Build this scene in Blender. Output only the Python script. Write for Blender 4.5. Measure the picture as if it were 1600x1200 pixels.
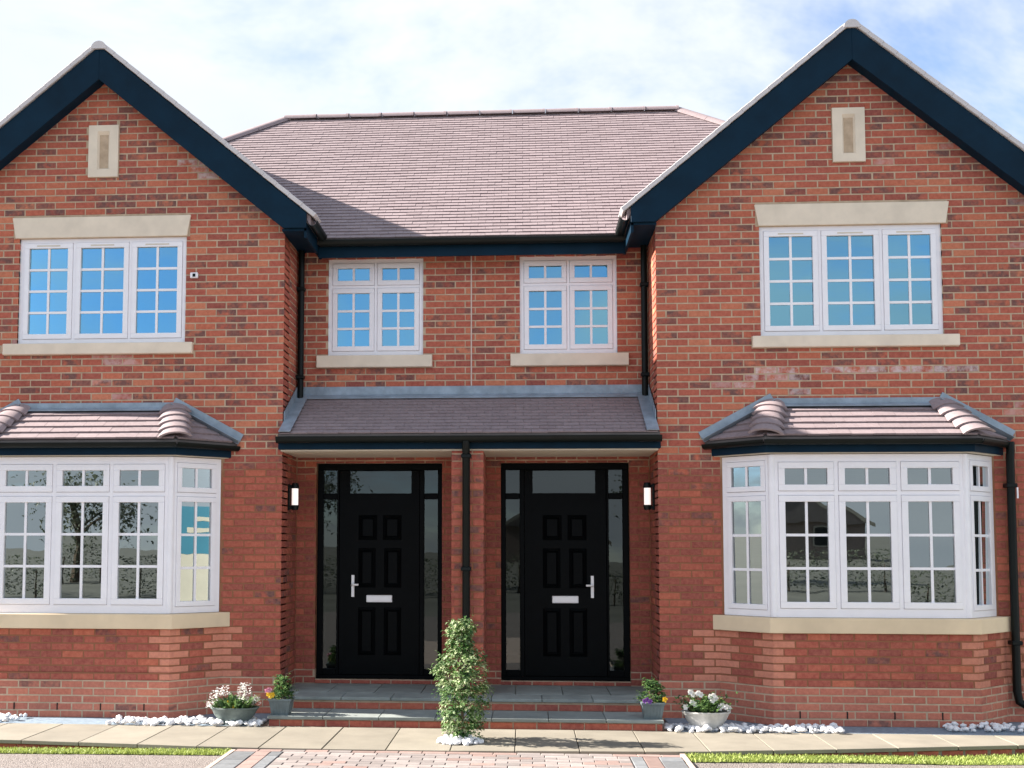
import bpy, bmesh, math, random
from mathutils import Matrix, Vector
import numpy as np

random.seed(7)
rng = np.random.default_rng(7)
R = math.radians
scn = bpy.context.scene
for o in list(bpy.data.objects):
    bpy.data.objects.remove(o)
col = scn.collection

# ------------------------------------------------------------------ camera
F_PX, PX, PY = 1854.76, 688.83, 719.86            # focal length and optical centre, 1600 x 1200 frame
YAW, PITCH, ROLL = -0.0705, 0.0725, 0.0017
CAM = Vector((0.590, -12.373, 1.7244))
fw = Vector((math.sin(YAW) * math.cos(PITCH), math.cos(YAW) * math.cos(PITCH), math.sin(PITCH)))
rt = Vector((math.cos(YAW), -math.sin(YAW), 0))
up = rt.cross(fw)
rt, up = rt * math.cos(ROLL) + up * math.sin(ROLL), up * math.cos(ROLL) - rt * math.sin(ROLL)
cd = bpy.data.cameras.new('camera')
cam = bpy.data.objects.new('camera', cd)
col.objects.link(cam)
M = Matrix((rt, up, -fw)).transposed().to_4x4()
M.translation = CAM
cam.matrix_world = M
cd.sensor_width = 36
cd.lens = F_PX / 1600 * 36
cd.shift_x = (800 - PX) / 1600
cd.shift_y = (PY - 600) / 1600
cd.clip_end = 3000
scn.camera = cam
scn.render.resolution_x, scn.render.resolution_y = 1024, 768

# ------------------------------------------------------------------ sky, sun, exposure
SUN_EL, SUN_BACK = 30.5, 4.0                      # from the left, a little behind the facade
sun_to = Vector((-math.cos(R(SUN_EL)) * math.cos(R(SUN_BACK)),
                 math.cos(R(SUN_EL)) * math.sin(R(SUN_BACK)), math.sin(R(SUN_EL))))
world = bpy.data.worlds.new('World')
scn.world = world
world.use_nodes = True
wn, wl = world.node_tree.nodes, world.node_tree.links
wn.clear()
w_out = wn.new('ShaderNodeOutputWorld')
w_bg = wn.new('ShaderNodeBackground')
w_bg.inputs['Strength'].default_value = 0.08
sky = wn.new('ShaderNodeTexSky')
sky.sky_type = 'NISHITA'
sky.sun_disc = False
sky.sun_elevation = R(SUN_EL)
sky.sun_rotation = math.atan2(sun_to.x, sun_to.y)
sky.altitude = 1500
sky.air_density, sky.dust_density, sky.ozone_density = 1.0, 0.0, 4.0
# clouds on a flat layer overhead
w_tc = wn.new('ShaderNodeTexCoord')
w_sep = wn.new('ShaderNodeSeparateXYZ')
wl.new(w_tc.outputs['Generated'], w_sep.inputs[0])
w_max = wn.new('ShaderNodeMath'); w_max.operation = 'MAXIMUM'; w_max.inputs[1].default_value = 0.0
wl.new(w_sep.outputs['Z'], w_max.inputs[0])
w_add = wn.new('ShaderNodeMath'); w_add.operation = 'ADD'; w_add.inputs[1].default_value = 0.30
wl.new(w_max.outputs[0], w_add.inputs[0])
w_div = wn.new('ShaderNodeVectorMath'); w_div.operation = 'DIVIDE'
w_cmb = wn.new('ShaderNodeCombineXYZ')
for i in range(3):
    wl.new(w_add.outputs[0], w_cmb.inputs[i])
wl.new(w_tc.outputs['Generated'], w_div.inputs[0])
wl.new(w_cmb.outputs[0], w_div.inputs[1])
w_map = wn.new('ShaderNodeMapping')
w_map.inputs['Location'].default_value = (3.86, -8.26, 0.0)
w_map.inputs['Scale'].default_value = (1.0, 1.0, 0.6)
wl.new(w_div.outputs[0], w_map.inputs[0])
w_noise = wn.new('ShaderNodeTexNoise')
w_noise.inputs['Scale'].default_value = 0.95
w_noise.inputs['Detail'].default_value = 7
w_noise.inputs['Roughness'].default_value = 0.62
w_noise.inputs['Distortion'].default_value = 0.6
wl.new(w_map.outputs[0], w_noise.inputs[0])
w_ramp = wn.new('ShaderNodeMapRange')
w_ramp.interpolation_type = 'SMOOTHSTEP'
w_ramp.inputs['From Min'].default_value = 0.32
w_ramp.inputs['From Max'].default_value = 0.54
w_ramp.inputs['To Min'].default_value = 0.12
wl.new(w_noise.outputs['Fac'], w_ramp.inputs['Value'])
w_n2 = wn.new('ShaderNodeTexNoise')
w_n2.inputs['Scale'].default_value = 2.3
w_n2.inputs['Detail'].default_value = 5
wl.new(w_map.outputs[0], w_n2.inputs[0])
w_ccol = wn.new('ShaderNodeMix'); w_ccol.data_type = 'RGBA'
w_ccol.inputs['A'].default_value = (2.5, 2.75, 3.1, 1)
w_ccol.inputs['B'].default_value = (3.9, 4.05, 4.2, 1)
wl.new(w_n2.outputs['Fac'], w_ccol.inputs['Factor'])
w_mix = wn.new('ShaderNodeMix'); w_mix.data_type = 'RGBA'
wl.new(w_ramp.outputs['Result'], w_mix.inputs['Factor'])
wl.new(sky.outputs[0], w_mix.inputs['A'])
wl.new(w_ccol.outputs['Result'], w_mix.inputs['B'])
wl.new(w_mix.outputs['Result'], w_bg.inputs['Color'])
wl.new(w_bg.outputs[0], w_out.inputs[0])

sd = bpy.data.lights.new('sun', 'SUN')
sd.energy = 5.0
sd.angle = R(0.5)
sd.color = (1.0, 0.91, 0.81)
sun = bpy.data.objects.new('sun', sd)
col.objects.link(sun)
sun.location = (-20, 5, 30)
sun.rotation_euler = (-sun_to).to_track_quat('-Z', 'Y').to_euler()

vs = scn.view_settings
vs.view_transform = 'Standard'
vs.look = 'None'
vs.gamma = 1
vs.use_curve_mapping = False
vs.exposure = 1.92
scn.cycles.max_bounces = 7
scn.cycles.transparent_max_bounces = 12
scn.cycles.caustics_reflective = False
scn.cycles.caustics_refractive = False

# ------------------------------------------------------------------ materials
def new_mat(name):
    m = bpy.data.materials.new(name)
    m.use_nodes = True
    nt = m.node_tree
    b = nt.nodes['Principled BSDF']
    return m, nt.nodes, nt.links, b

def mixcol(n, l, fac, a, b, blend='MIX'):
    x = n.new('ShaderNodeMix'); x.data_type = 'RGBA'; x.blend_type = blend
    for k, v in (('Factor', fac), ('A', a), ('B', b)):
        if isinstance(v, (int, float)):
            x.inputs[k].default_value = v
        elif isinstance(v, tuple):
            x.inputs[k].default_value = (*v, 1) if len(v) == 3 else v
        else:
            l.new(v, x.inputs[k])
    return x.outputs['Result']

def mth(n, l, op, a, b=None, clamp=False):
    x = n.new('ShaderNodeMath'); x.operation = op; x.use_clamp = clamp
    for i, v in enumerate((a, b)):
        if v is None:
            continue
        if isinstance(v, (int, float)):
            x.inputs[i].default_value = v
        else:
            l.new(v, x.inputs[i])
    return x.outputs[0]

def noise(n, l, scale, detail=3, rough=0.5, vec=None):
    x = n.new('ShaderNodeTexNoise')
    x.inputs['Scale'].default_value = scale
    x.inputs['Detail'].default_value = detail
    x.inputs['Roughness'].default_value = rough
    if vec is not None:
        l.new(vec, x.inputs['Vector'])
    return x.outputs['Fac']

def rng_map(n, l, v, a, b, c=0.0, d=1.0):
    x = n.new('ShaderNodeMapRange')
    for k, q in zip(('From Min', 'From Max', 'To Min', 'To Max'), (a, b, c, d)):
        x.inputs[k].default_value = q
    l.new(v, x.inputs['Value'])
    return x.outputs['Result']

def pos(n):
    return n.new('ShaderNodeNewGeometry').outputs['Position']

def attr(n, l, name):
    """per-piece value: mesh attribute on joined pieces, object property on single ones"""
    a = n.new('ShaderNodeAttribute'); a.attribute_name = name
    b = n.new('ShaderNodeAttribute'); b.attribute_name = name; b.attribute_type = 'OBJECT'
    return mth(n, l, 'ADD', a.outputs['Fac'], b.outputs['Fac'])

def bump(n, l, bsdf, h, strength, dist):
    x = n.new('ShaderNodeBump')
    x.inputs['Strength'].default_value = strength
    x.inputs['Distance'].default_value = dist
    l.new(h, x.inputs['Height'])
    l.new(x.outputs[0], bsdf.inputs['Normal'])

def simple(name, colr, rough=0.6, var=0.12, scale=6.0, bstr=0.15, bdist=0.002, bscale=60, metal=0.0, spec=0.5, tone=None):
    m, n, l, b = new_mat(name)
    P = pos(n)
    f = noise(n, l, scale, 4, 0.6, P)
    dark = tuple(c * (1 - var) for c in colr)
    lite = tuple(min(1, c * (1 + var)) for c in colr)
    c = mixcol(n, l, rng_map(n, l, f, 0.3, 0.7), dark, lite)
    if tone:
        t = attr(n, l, 'tone')
        c = mixcol(n, l, 1.0, c, mixcol(n, l, t, (1 - tone,) * 3, (1 + tone,) * 3), 'MULTIPLY')
    l.new(c, b.inputs['Base Color'])
    b.inputs['Roughness'].default_value = rough
    b.inputs['Metallic'].default_value = metal
    b.inputs['Specular IOR Level'].default_value = spec
    if bstr:
        bump(n, l, b, noise(n, l, bscale, 3, 0.6, P), bstr, bdist)
    return m

def brick_material():
    m, n, l, b = new_mat('brick')
    P = pos(n)
    tone, dark, pale, chalk = (attr(n, l, k) for k in ('tone', 'dark', 'pale', 'chalk'))
    r = n.new('ShaderNodeValToRGB')
    e = r.color_ramp.elements
    e[0].position, e[0].color = 0.0, (0.25, 0.060, 0.050, 1)
    e[1].position, e[1].color = 1.0, (0.58, 0.205, 0.110, 1)
    for p, c in ((0.35, (0.40, 0.092, 0.062)), (0.7, (0.49, 0.128, 0.070))):
        k = e.new(p); k.color = (*c, 1)
    l.new(tone, r.inputs[0])
    c = mixcol(n, l, pale, r.outputs[0], (0.68, 0.29, 0.195))
    # kiln flashing: part of the brick is blue-black
    f = rng_map(n, l, noise(n, l, 9.0, 3, 0.6, P), 0.38, 0.56)
    c = mixcol(n, l, mth(n, l, 'MULTIPLY', f, dark, True), c, (0.080, 0.058, 0.062))
    # fine mottling
    g = rng_map(n, l, noise(n, l, 26, 5, 0.7, P), 0.34, 0.66)
    c = mixcol(n, l, 0.27, c, mixcol(n, l, g, (0.20, 0.07, 0.06), (0.66, 0.29, 0.20)))
    # lime bloom
    k = rng_map(n, l, noise(n, l, 8, 5, 0.65, P), 0.40, 0.58)
    c = mixcol(n, l, mth(n, l, 'MULTIPLY', k, chalk, True), c, (0.62, 0.56, 0.56))
    big = rng_map(n, l, noise(n, l, 0.9, 3, 0.5, P), 0.3, 0.7)
    c = mixcol(n, l, 1.0, c, mixcol(n, l, big, (0.88, 0.86, 0.86), (1.08, 1.06, 1.06)), 'MULTIPLY')
    l.new(c, b.inputs['Base Color'])
    b.inputs['Roughness'].default_value = 0.85
    b.inputs['Specular IOR Level'].default_value = 0.25
    bump(n, l, b, noise(n, l, 110, 4, 0.7, P), 0.45, 0.003)
    return m

def mortar_material():
    m, n, l, b = new_mat('mortar')
    P = pos(n)
    s = n.new('ShaderNodeSeparateXYZ'); l.new(P, s.inputs[0])
    c = mixcol(n, l, rng_map(n, l, noise(n, l, 9, 4, 0.6, P), 0.3, 0.7), (0.40, 0.305, 0.215), (0.58, 0.45, 0.325))
    # ground-floor joints browner: shade of the lower walls put into the colour
    z = rng_map(n, l, mth(n, l, 'ADD', s.outputs['Z'], mth(n, l, 'MULTIPLY', noise(n, l, 2.2, 3, 0.5, P), 0.5)), 2.75, 3.0)
    z2 = rng_map(n, l, s.outputs['Z'], 0.36, 0.38)
    low = mth(n, l, 'MULTIPLY', mth(n, l, 'SUBTRACT', 1.0, z, True), z2)
    c = mixcol(n, l, mth(n, l, 'MULTIPLY', low, 0.92), c, (0.26, 0.105, 0.055))
    l.new(c, b.inputs['Base Color'])
    b.inputs['Roughness'].default_value = 0.95
    b.inputs['Specular IOR Level'].default_value = 0.1
    bump(n, l, b, noise(n, l, 160, 3, 0.6, P), 0.5, 0.002)
    return m

def tile_material():
    m, n, l, b = new_mat('roof_tile')
    P = pos(n)
    t = attr(n, l, 'tone')
    r = n.new('ShaderNodeValToRGB')
    e = r.color_ramp.elements
    e[0].position, e[0].color = 0.0, (0.215, 0.168, 0.170, 1)
    e[1].position, e[1].color = 1.0, (0.290, 0.232, 0.236, 1)
    k = e.new(0.5); k.color = (0.250, 0.200, 0.204, 1)
    l.new(t, r.inputs[0])
    c = mixcol(n, l, 0.25, r.outputs[0], mixcol(n, l, rng_map(n, l, noise(n, l, 30, 4, 0.65, P), 0.3, 0.7), (0.17, 0.14, 0.16), (0.42, 0.35, 0.38)))
    l.new(c, b.inputs['Base Color'])
    b.inputs['Roughness'].default_value = 0.8
    b.inputs['Specular IOR Level'].default_value = 0.3
    bump(n, l, b, noise(n, l, 140, 3, 0.6, P), 0.3, 0.002)
    return m

def glass_material(name, refl=1.5, tint=(0.80, 0.86, 0.86), ior=1.75, gcol=(0.38, 0.80, 1.0)):
    m, n, l, b = new_mat(name)
    n.remove(b)
    out = n['Material Output']
    tr = n.new('ShaderNodeBsdfTransparent'); tr.inputs[0].default_value = (*tint, 1)
    gl = n.new('ShaderNodeBsdfGlossy'); gl.inputs['Roughness'].default_value = 0.0
    gl.inputs['Color'].default_value = (*gcol, 1)
    P = pos(n)
    bp = n.new('ShaderNodeBump')
    bp.inputs['Strength'].default_value = 0.035
    bp.inputs['Distance'].default_value = 0.02
    l.new(noise(n, l, 2.2, 2, 0.4, P), bp.inputs['Height'])
    l.new(bp.outputs[0], gl.inputs['Normal'])
    fr = n.new('ShaderNodeFresnel'); fr.inputs['IOR'].default_value = ior
    mx = n.new('ShaderNodeMixShader')
    l.new(mth(n, l, 'MULTIPLY', fr.outputs[0], refl, True), mx.inputs[0])
    l.new(tr.outputs[0], mx.inputs[1]); l.new(gl.outputs[0], mx.inputs[2])
    l.new(mx.outputs[0], out.inputs['Surface'])
    return m

MAT = {
    'brick': brick_material(),
    'mortar': mortar_material(),
    'tile': tile_material(),
    'glass': glass_material('window_glass', 6.0),
    'bay_glass': glass_material('bay_glass', 3.5, (0.80, 0.86, 0.86), 1.75, (0.84, 0.95, 0.97)),
    'door_glass': glass_material('door_glass', 0.85, (0.40, 0.46, 0.45), 1.75, (0.84, 0.95, 0.97)),
    'stone': simple('cast_stone', (0.74, 0.65, 0.53), 0.85, 0.10, 3.5, 0.25, 0.002, 90),
    'upvc': simple('white_upvc', (0.86, 0.855, 0.90), 0.35, 0.03, 5, 0.0),
    'barge': simple('painted_board', (0.002, 0.018, 0.038), 0.55, 0.2, 4, 0.08, 0.001, 40, spec=0.12),
    'gutter': simple('black_plastic', (0.004, 0.007, 0.007), 0.42, 0.2, 6, 0.0, spec=0.2),
    'door': simple('black_door', (0.0015, 0.0024, 0.003), 0.45, 0.25, 8, 0.10, 0.0006, 120, spec=0.07),
    'lead': simple('lead_sheet', (0.27, 0.335, 0.40), 0.45, 0.22, 7, 0.3, 0.004, 14, metal=0.15),
    'soffit': simple('cream_soffit', (0.66, 0.60, 0.50), 0.7, 0.06, 3, 0.0),
    'chrome': simple('polished_metal', (0.82, 0.82, 0.84), 0.35, 0.03, 5, 0.0, metal=0.3),
    'plaster': simple('room_plaster', (0.24, 0.24, 0.23), 0.9, 0.08, 1.5, 0.0),
    'slab': simple('sandstone_slab', (0.225, 0.205, 0.165), 0.9, 0.14, 2.5, 0.35, 0.003, 45, tone=0.10),
    'step_slab': simple('grey_step_slab', (0.235, 0.265, 0.255), 0.85, 0.2, 5, 0.3, 0.003, 50, tone=0.12),
    'paver_pink': simple('pink_block', (0.245, 0.215, 0.205), 0.9, 0.10, 14, 0.4, 0.002, 90, tone=0.22),
    'paver_red': simple('red_block', (0.25, 0.175, 0.155), 0.9, 0.12, 14, 0.4, 0.002, 90, tone=0.2),
    'paver_blue': simple('charcoal_block', (0.15, 0.16, 0.17), 0.9, 0.16, 14, 0.4, 0.002, 90, tone=0.2),
    'joint_sand': simple('joint_sand', (0.30, 0.25, 0.20), 0.95, 0.2, 20, 0.3),
    'pebble': simple('white_stone', (0.76, 0.76, 0.78), 0.7, 0.16, 20, 0.2, 0.002, 60),
    'verge': simple('verge_mortar_edge', (0.60, 0.57, 0.58), 0.85, 0.06, 5, 0.0),
    'sandstone': simple('yellow_sandstone', (0.72, 0.585, 0.41), 0.85, 0.12, 1.6, 0.2, 0.002, 90),
    'soil': simple('soil', (0.10, 0.085, 0.04), 0.95, 0.3, 14, 0.6, 0.01, 40),
    'turf': simple('turf', (0.20, 0.24, 0.06), 0.95, 0.3, 14, 0.5, 0.01, 50),
    'drain': simple('slate_chip_strip', (0.19, 0.25, 0.31), 0.7, 0.25, 20, 0.5, 0.004, 70),
    'sealant': simple('pale_sealant', (0.62, 0.50, 0.44), 0.8, 0.05, 6, 0.0),
    'bark': simple('bark', (0.11, 0.08, 0.055), 0.95, 0.3, 18, 0.6, 0.01, 50),
    'pot_green': simple('weathered_lead_planter', (0.13, 0.165, 0.155), 0.75, 0.25, 14, 0.4, 0.004, 45),
    'pot_grey': simple('stone_bowl', (0.50, 0.50, 0.48), 0.85, 0.18, 14, 0.4, 0.004, 45),
    'pot_slate': simple('slate_blue_pot', (0.13, 0.17, 0.185), 0.6, 0.15, 14, 0.15, 0.003, 30),
    'dark_void': simple('dark_gap', (0.012, 0.010, 0.009), 0.95, 0.1, 6, 0.0),
    'board_white': simple('board_cream', (0.30, 0.28, 0.23), 0.6, 0.05, 3, 0.0),
    'board_cyan': simple('board_cyan', (0.008, 0.10, 0.155), 0.5, 0.04, 3, 0.0),
    'render_cream': simple('cream_render', (0.62, 0.56, 0.46), 0.9, 0.1, 2, 0.2, 0.003, 50),
    'far_roof': simple('brown_roof', (0.12, 0.105, 0.10), 0.85, 0.2, 3, 0.2, 0.01, 12),
    'far_brick': simple('far_brick', (0.20, 0.155, 0.135), 0.9, 0.2, 4, 0.2, 0.004, 30),
}

def leaf_material(name, a, b_, trans=0.35, rough=0.5):
    m, n, l, b = new_mat(name)
    t = attr(n, l, 'tone')
    l.new(mixcol(n, l, t, a, b_), b.inputs['Base Color'])
    b.inputs['Roughness'].default_value = rough
    out = n['Material Output']
    tl = n.new('ShaderNodeBsdfTranslucent')
    l.new(mixcol(n, l, t, a, b_), tl.inputs[0])
    mx = n.new('ShaderNodeMixShader'); mx.inputs[0].default_value = trans
    l.new(b.outputs[0], mx.inputs[1]); l.new(tl.outputs[0], mx.inputs[2])
    l.new(mx.outputs[0], out.inputs['Surface'])
    return m

MAT['leaf'] = leaf_material('green_leaf', (0.04, 0.10, 0.025), (0.17, 0.30, 0.08))
MAT['leaf_pale'] = leaf_material('variegated_leaf', (0.05, 0.14, 0.035), (0.62, 0.70, 0.42))
MAT['leaf_pot'] = leaf_material('pot_leaf', (0.02, 0.075, 0.03), (0.16, 0.27, 0.08))
MAT['leaf_tree'] = leaf_material('tree_leaf', (0.06, 0.08, 0.055), (0.20, 0.22, 0.15))
MAT['grass'] = leaf_material('grass_blade', (0.20, 0.26, 0.05), (0.42, 0.50, 0.14), 0.3, 0.6)
MAT['petal_white'] = leaf_material('white_petal', (0.72, 0.72, 0.70), (0.88, 0.88, 0.88), 0.25)
MAT['petal_yellow'] = leaf_material('yellow_petal', (0.75, 0.48, 0.02), (0.85, 0.62, 0.05), 0.25)
MAT['petal_purple'] = leaf_material('purple_petal', (0.10, 0.02, 0.22), (0.30, 0.12, 0.45), 0.25)
MAT['petal_pink'] = leaf_material('pink_petal', (0.55, 0.20, 0.34), (0.75, 0.45, 0.55), 0.25)

def gravel_material():
    m, n, l, b = new_mat('pale_gravel')
    P = pos(n)
    v = n.new('ShaderNodeTexVoronoi'); v.inputs['Scale'].default_value = 75
    l.new(P, v.inputs['Vector'])
    s = n.new('ShaderNodeSeparateColor'); l.new(v.outputs['Color'], s.inputs[0])
    c = mixcol(n, l, s.outputs[0], (0.135, 0.11, 0.10), (0.29, 0.26, 0.245))
    c = mixcol(n, l, rng_map(n, l, s.outputs[1], 0.86, 0.88), c, (0.08, 0.065, 0.06))
    c = mixcol(n, l, 0.35, c, mixcol(n, l, noise(n, l, 1.3, 4, 0.6, P), (0.165, 0.14, 0.125), (0.26, 0.235, 0.22)))
    l.new(c, b.inputs['Base Color'])
    b.inputs['Roughness'].default_value = 0.95
    bump(n, l, b, v.outputs['Distance'], 0.8, 0.01)
    return m
MAT['gravel'] = gravel_material()

def lamp_material():
    m, n, l, b = new_mat('lit_diffuser')
    b.inputs['Base Color'].default_value = (0.85, 0.83, 0.80, 1)
    b.inputs['Emission Color'].default_value = (1.0, 0.88, 0.82, 1)
    b.inputs['Emission Strength'].default_value = 0.22
    return m
MAT['lamp'] = lamp_material()

# ------------------------------------------------------------------ mesh helpers
def link(o, parent=None):
    col.objects.link(o)
    if parent is not None:
        o.parent = parent
    return o

def tag(o, label=None, cat=None, group=None, kind=None):
    for k, v in (('label', label), ('category', cat), ('group', group), ('kind', kind)):
        if v:
            o[k] = v
    return o

def empty(name, loc, label, cat, group=None):
    o = bpy.data.objects.new(name, None)
    o.location = loc
    o.empty_display_size = 0.2
    link(o)
    return tag(o, label, cat, group)

class MB:
    """collects shapes in world coordinates and links them as one mesh object"""
    def __init__(self):
        self.v, self.f = [], []
    def add(self, vs, fs):
        n = len(self.v)
        self.v += [tuple(p) for p in vs]
        self.f += [tuple(i + n for i in q) for q in fs]
        return self
    def box(self, x0, x1, y0, y1, z0, z1):
        x0, x1 = min(x0, x1), max(x0, x1)
        vs = [(x, y, z) for z in (z0, z1) for y in (y0, y1) for x in (x0, x1)]
        return self.add(vs, [(0, 2, 3, 1), (4, 5, 7, 6), (0, 1, 5, 4), (2, 6, 7, 3), (0, 4, 6, 2), (1, 3, 7, 5)])
    def frame_box(self, fr, u0, u1, z0, z1, d0, d1):
        """box in a wall frame: u along, z up, d outwards"""
        O, U, N = fr
        vs = []
        for z in (z0, z1):
            for d in (d0, d1):
                for u in (u0, u1):
                    vs.append((O[0] + U[0] * u + N[0] * d, O[1] + U[1] * u + N[1] * d, z))
        return self.add(vs, [(0, 2, 3, 1), (4, 5, 7, 6), (0, 1, 5, 4), (2, 6, 7, 3), (0, 4, 6, 2), (1, 3, 7, 5)])
    def prism(self, pts, off):
        """polygon pts (3d) extruded by vector off"""
        n = len(pts)
        off = Vector(off)
        vs = [Vector(p) for p in pts] + [Vector(p) + off for p in pts]
        fs = [tuple(range(n))[::-1], tuple(range(n, 2 * n))]
        fs += [(i, (i + 1) % n, (i + 1) % n + n, i + n) for i in range(n)]
        return self.add(vs, fs)
    def tube(self, path, r, seg=12, caps=True):
        path = [Vector(p) for p in path]
        rings = []
        rr = r if isinstance(r, (list, tuple)) else [r] * len(path)
        ref = Vector((0.31, 0.77, 0.11)).normalized()
        for i, p in enumerate(path):
            a = path[max(i - 1, 0)]; b = path[min(i + 1, len(path) - 1)]
            t = (b - a).normalized()
            x = ref.cross(t)
            if x.length < 0.05:
                x = Vector((1, 0, 0)).cross(t)
            x.normalize(); y = t.cross(x)
            rings.append([p + (x * math.cos(2 * math.pi * k / seg) + y * math.sin(2 * math.pi * k / seg)) * rr[i] for k in range(seg)])
        vs = [q for rg in rings for q in rg]
        fs = []
        for i in range(len(path) - 1):
            for k in range(seg):
                k2 = (k + 1) % seg
                fs.append((i * seg + k, i * seg + k2, (i + 1) * seg + k2, (i + 1) * seg + k))
        if caps:
            fs.append(tuple(range(seg))[::-1]); fs.append(tuple(range(len(vs) - seg, len(vs))))
        return self.add(vs, fs)
    def sweep(self, prof, a, b, side, upv):
        """closed 2d profile swept from a to b"""
        a, b, side, upv = Vector(a), Vector(b), Vector(side), Vector(upv)
        n = len(prof)
        vs = [a + side * p + upv * q for p, q in prof] + [b + side * p + upv * q for p, q in prof]
        fs = [tuple(range(n))[::-1], tuple(range(n, 2 * n))]
        fs += [(i, (i + 1) % n, (i + 1) % n + n, i + n) for i in range(n)]
        return self.add(vs, fs)
    def build(self, name, mat, parent=None, smooth=False, bevel=0.0, fix=True):
        me = bpy.data.meshes.new(name)
        me.from_pydata(self.v, [], self.f)
        if fix or bevel:
            bm = bmesh.new(); bm.from_mesh(me)
            bmesh.ops.recalc_face_normals(bm, faces=bm.faces)
            if bevel:
                bmesh.ops.bevel(bm, geom=list(bm.edges), offset=bevel, segments=1, affect='EDGES', profile=0.5, clamp_overlap=True)
            bm.to_mesh(me); bm.free()
        if smooth:
            me.polygons.foreach_set('use_smooth', [True] * len(me.polygons))
        me.materials.append(MAT[mat])
        return link(bpy.data.objects.new(name, me), parent)

def poly_smooth(o, angle=40):
    """smooth shade but keep edges sharper than angle"""
    me = o.data
    me.polygons.foreach_set('use_smooth', [True] * len(me.polygons))
    me.set_sharp_from_angle(angle=R(angle))
    return o

def project(p):
    d = Vector(p) - CAM
    z = d.dot(fw)
    return PX + F_PX * d.dot(rt) / z, PY - F_PX * d.dot(up) / z

# pieces: one record per brick or tile, sorted out at the end into single parts and a joined rest
def joined(name, mat, parent, verts, faces, attrs, per_faces):
    """bulk mesh of alike pieces; attrs = {name: array per piece}"""
    me = bpy.data.meshes.new(name)
    verts = np.asarray(verts, dtype=np.float32).reshape(-1, 3)
    faces = np.asarray(faces, dtype=np.int32).reshape(-1, 4)
    me.vertices.add(len(verts)); me.vertices.foreach_set('co', verts.ravel())
    me.loops.add(faces.size); me.loops.foreach_set('vertex_index', faces.ravel())
    me.polygons.add(len(faces))
    me.polygons.foreach_set('loop_start', np.arange(0, faces.size, 4, dtype=np.int32))
    me.update(calc_edges=True)
    me.polygons.foreach_set('use_smooth', [False] * len(faces))
    for k, a in attrs.items():
        at = me.attributes.new(k, 'FLOAT', 'FACE')
        at.data.foreach_set('value', np.repeat(np.asarray(a, dtype=np.float32), per_faces))
    me.materials.append(MAT[mat])
    return link(bpy.data.objects.new(name, me), parent)

BRICK_F = [(0, 1, 2, 3), (0, 4, 5, 1), (1, 5, 6, 2), (2, 6, 7, 3), (3, 7, 4, 0),
           (4, 8, 9, 5), (5, 9, 10, 6), (6, 10, 11, 7), (7, 11, 8, 4)]
def brick_local(L, H, D=0.03, c=0.003):
    l, h = L / 2, H / 2
    v = []
    for (ll, hh, y) in ((l - c, h - c, 0.0), (l, h, -c), (l, h, -D)):
        v += [(-ll, y, -hh), (ll, y, -hh), (ll, y, hh), (-ll, y, hh)]
    return v                                     # local: x along, y outwards, z up

BRICKS = []
def brick(parent, fr, u0, u1, z0, z1, proud, **k):
    O, U, N = fr
    w, h = u1 - u0, z1 - z0
    if w < 0.012 or h < 0.01:
        return
    u, z = (u0 + u1) / 2, (z0 + z1) / 2
    d = proud + random.uniform(-0.0015, 0.0015)
    c = (O[0] + U[0] * u + N[0] * d, O[1] + U[1] * u + N[1] * d, z)
    t = min(1, max(0, random.gauss(k.get('mean', 0.24 if z < 2.72 else 0.5), 0.20 if z < 2.72 else 0.24)))  # lower mean below the first floor paints the light falloff into the tone
    dk = k.get('dark')
    if dk is None:
        dk = random.uniform(0.7, 1.0) if random.random() < k.get('darkness', 0.25) else 0.0
    BRICKS.append(dict(p=parent, c=c, U=U, N=N, w=w, h=h, tone=t, dark=dk, pale=k.get('pale', 0.0), chalk=k.get('chalk', 0.0)))

CW, CH, MJ = 0.225, 0.075, 0.0140                 # brick pitch, course height, mortar joint
def subtract(segs, a, b):
    out = []
    for s, e in segs:
        if b <= s or a >= e:
            out.append((s, e)); continue
        if a > s: out.append((s, a))
        if b < e: out.append((b, e))
    return out

def brick_wall(parent, fr, u0, u1, z0, z1, holes=(), limit=None, start=0.0, proud=0.0, look=None, zbase=-0.005):
    """stretcher-bond bricks over a wall frame, cut round holes (u0,u1,z0,z1)"""
    n0 = int(math.floor((z0 - zbase) / CH)); n1 = int(math.ceil((z1 - zbase) / CH))
    for n in range(n0, n1):
        a, b = zbase + n * CH, zbase + n * CH + CH - MJ
        a, b = max(a, z0), min(b, z1)
        if b - a < 0.008:
            continue
        lo, hi = u0, u1
        if limit:
            q = limit((a + b) / 2)
            lo, hi = max(lo, q[0]), min(hi, q[1])
        if hi <= lo:
            continue
        cuts = sorted({lo, hi} | {h[i] for h in holes for i in (0, 1) if lo < h[i] < hi and h[2] < b and h[3] > a})
        off = start + (0.5 * CW if n % 2 else 0.0)
        k0 = int(math.floor((lo - off) / CW)) - 1
        k1 = int(math.ceil((hi - off) / CW)) + 1
        for k in range(k0, k1):
            s, e = off + k * CW, off + k * CW + CW - MJ
            s, e = s + random.uniform(-.003, .003), e + random.uniform(-.003, .003)
            for i in range(len(cuts) - 1):
                ss, ee = max(s, cuts[i]), min(e, cuts[i + 1])
                if ee - ss < 0.02:
                    continue
                mid = (ss + ee) / 2
                zs = [(a, b)]
                for h in holes:
                    if h[0] < mid < h[1]:
                        zs = subtract(zs, h[2], h[3])
                for za, zb in zs:
                    kw = look((ss + ee) / 2, (za + zb) / 2, n, ss, ee) if look else {}
                    brick(parent, fr, ss, ee, za, zb, proud, **kw)

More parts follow.
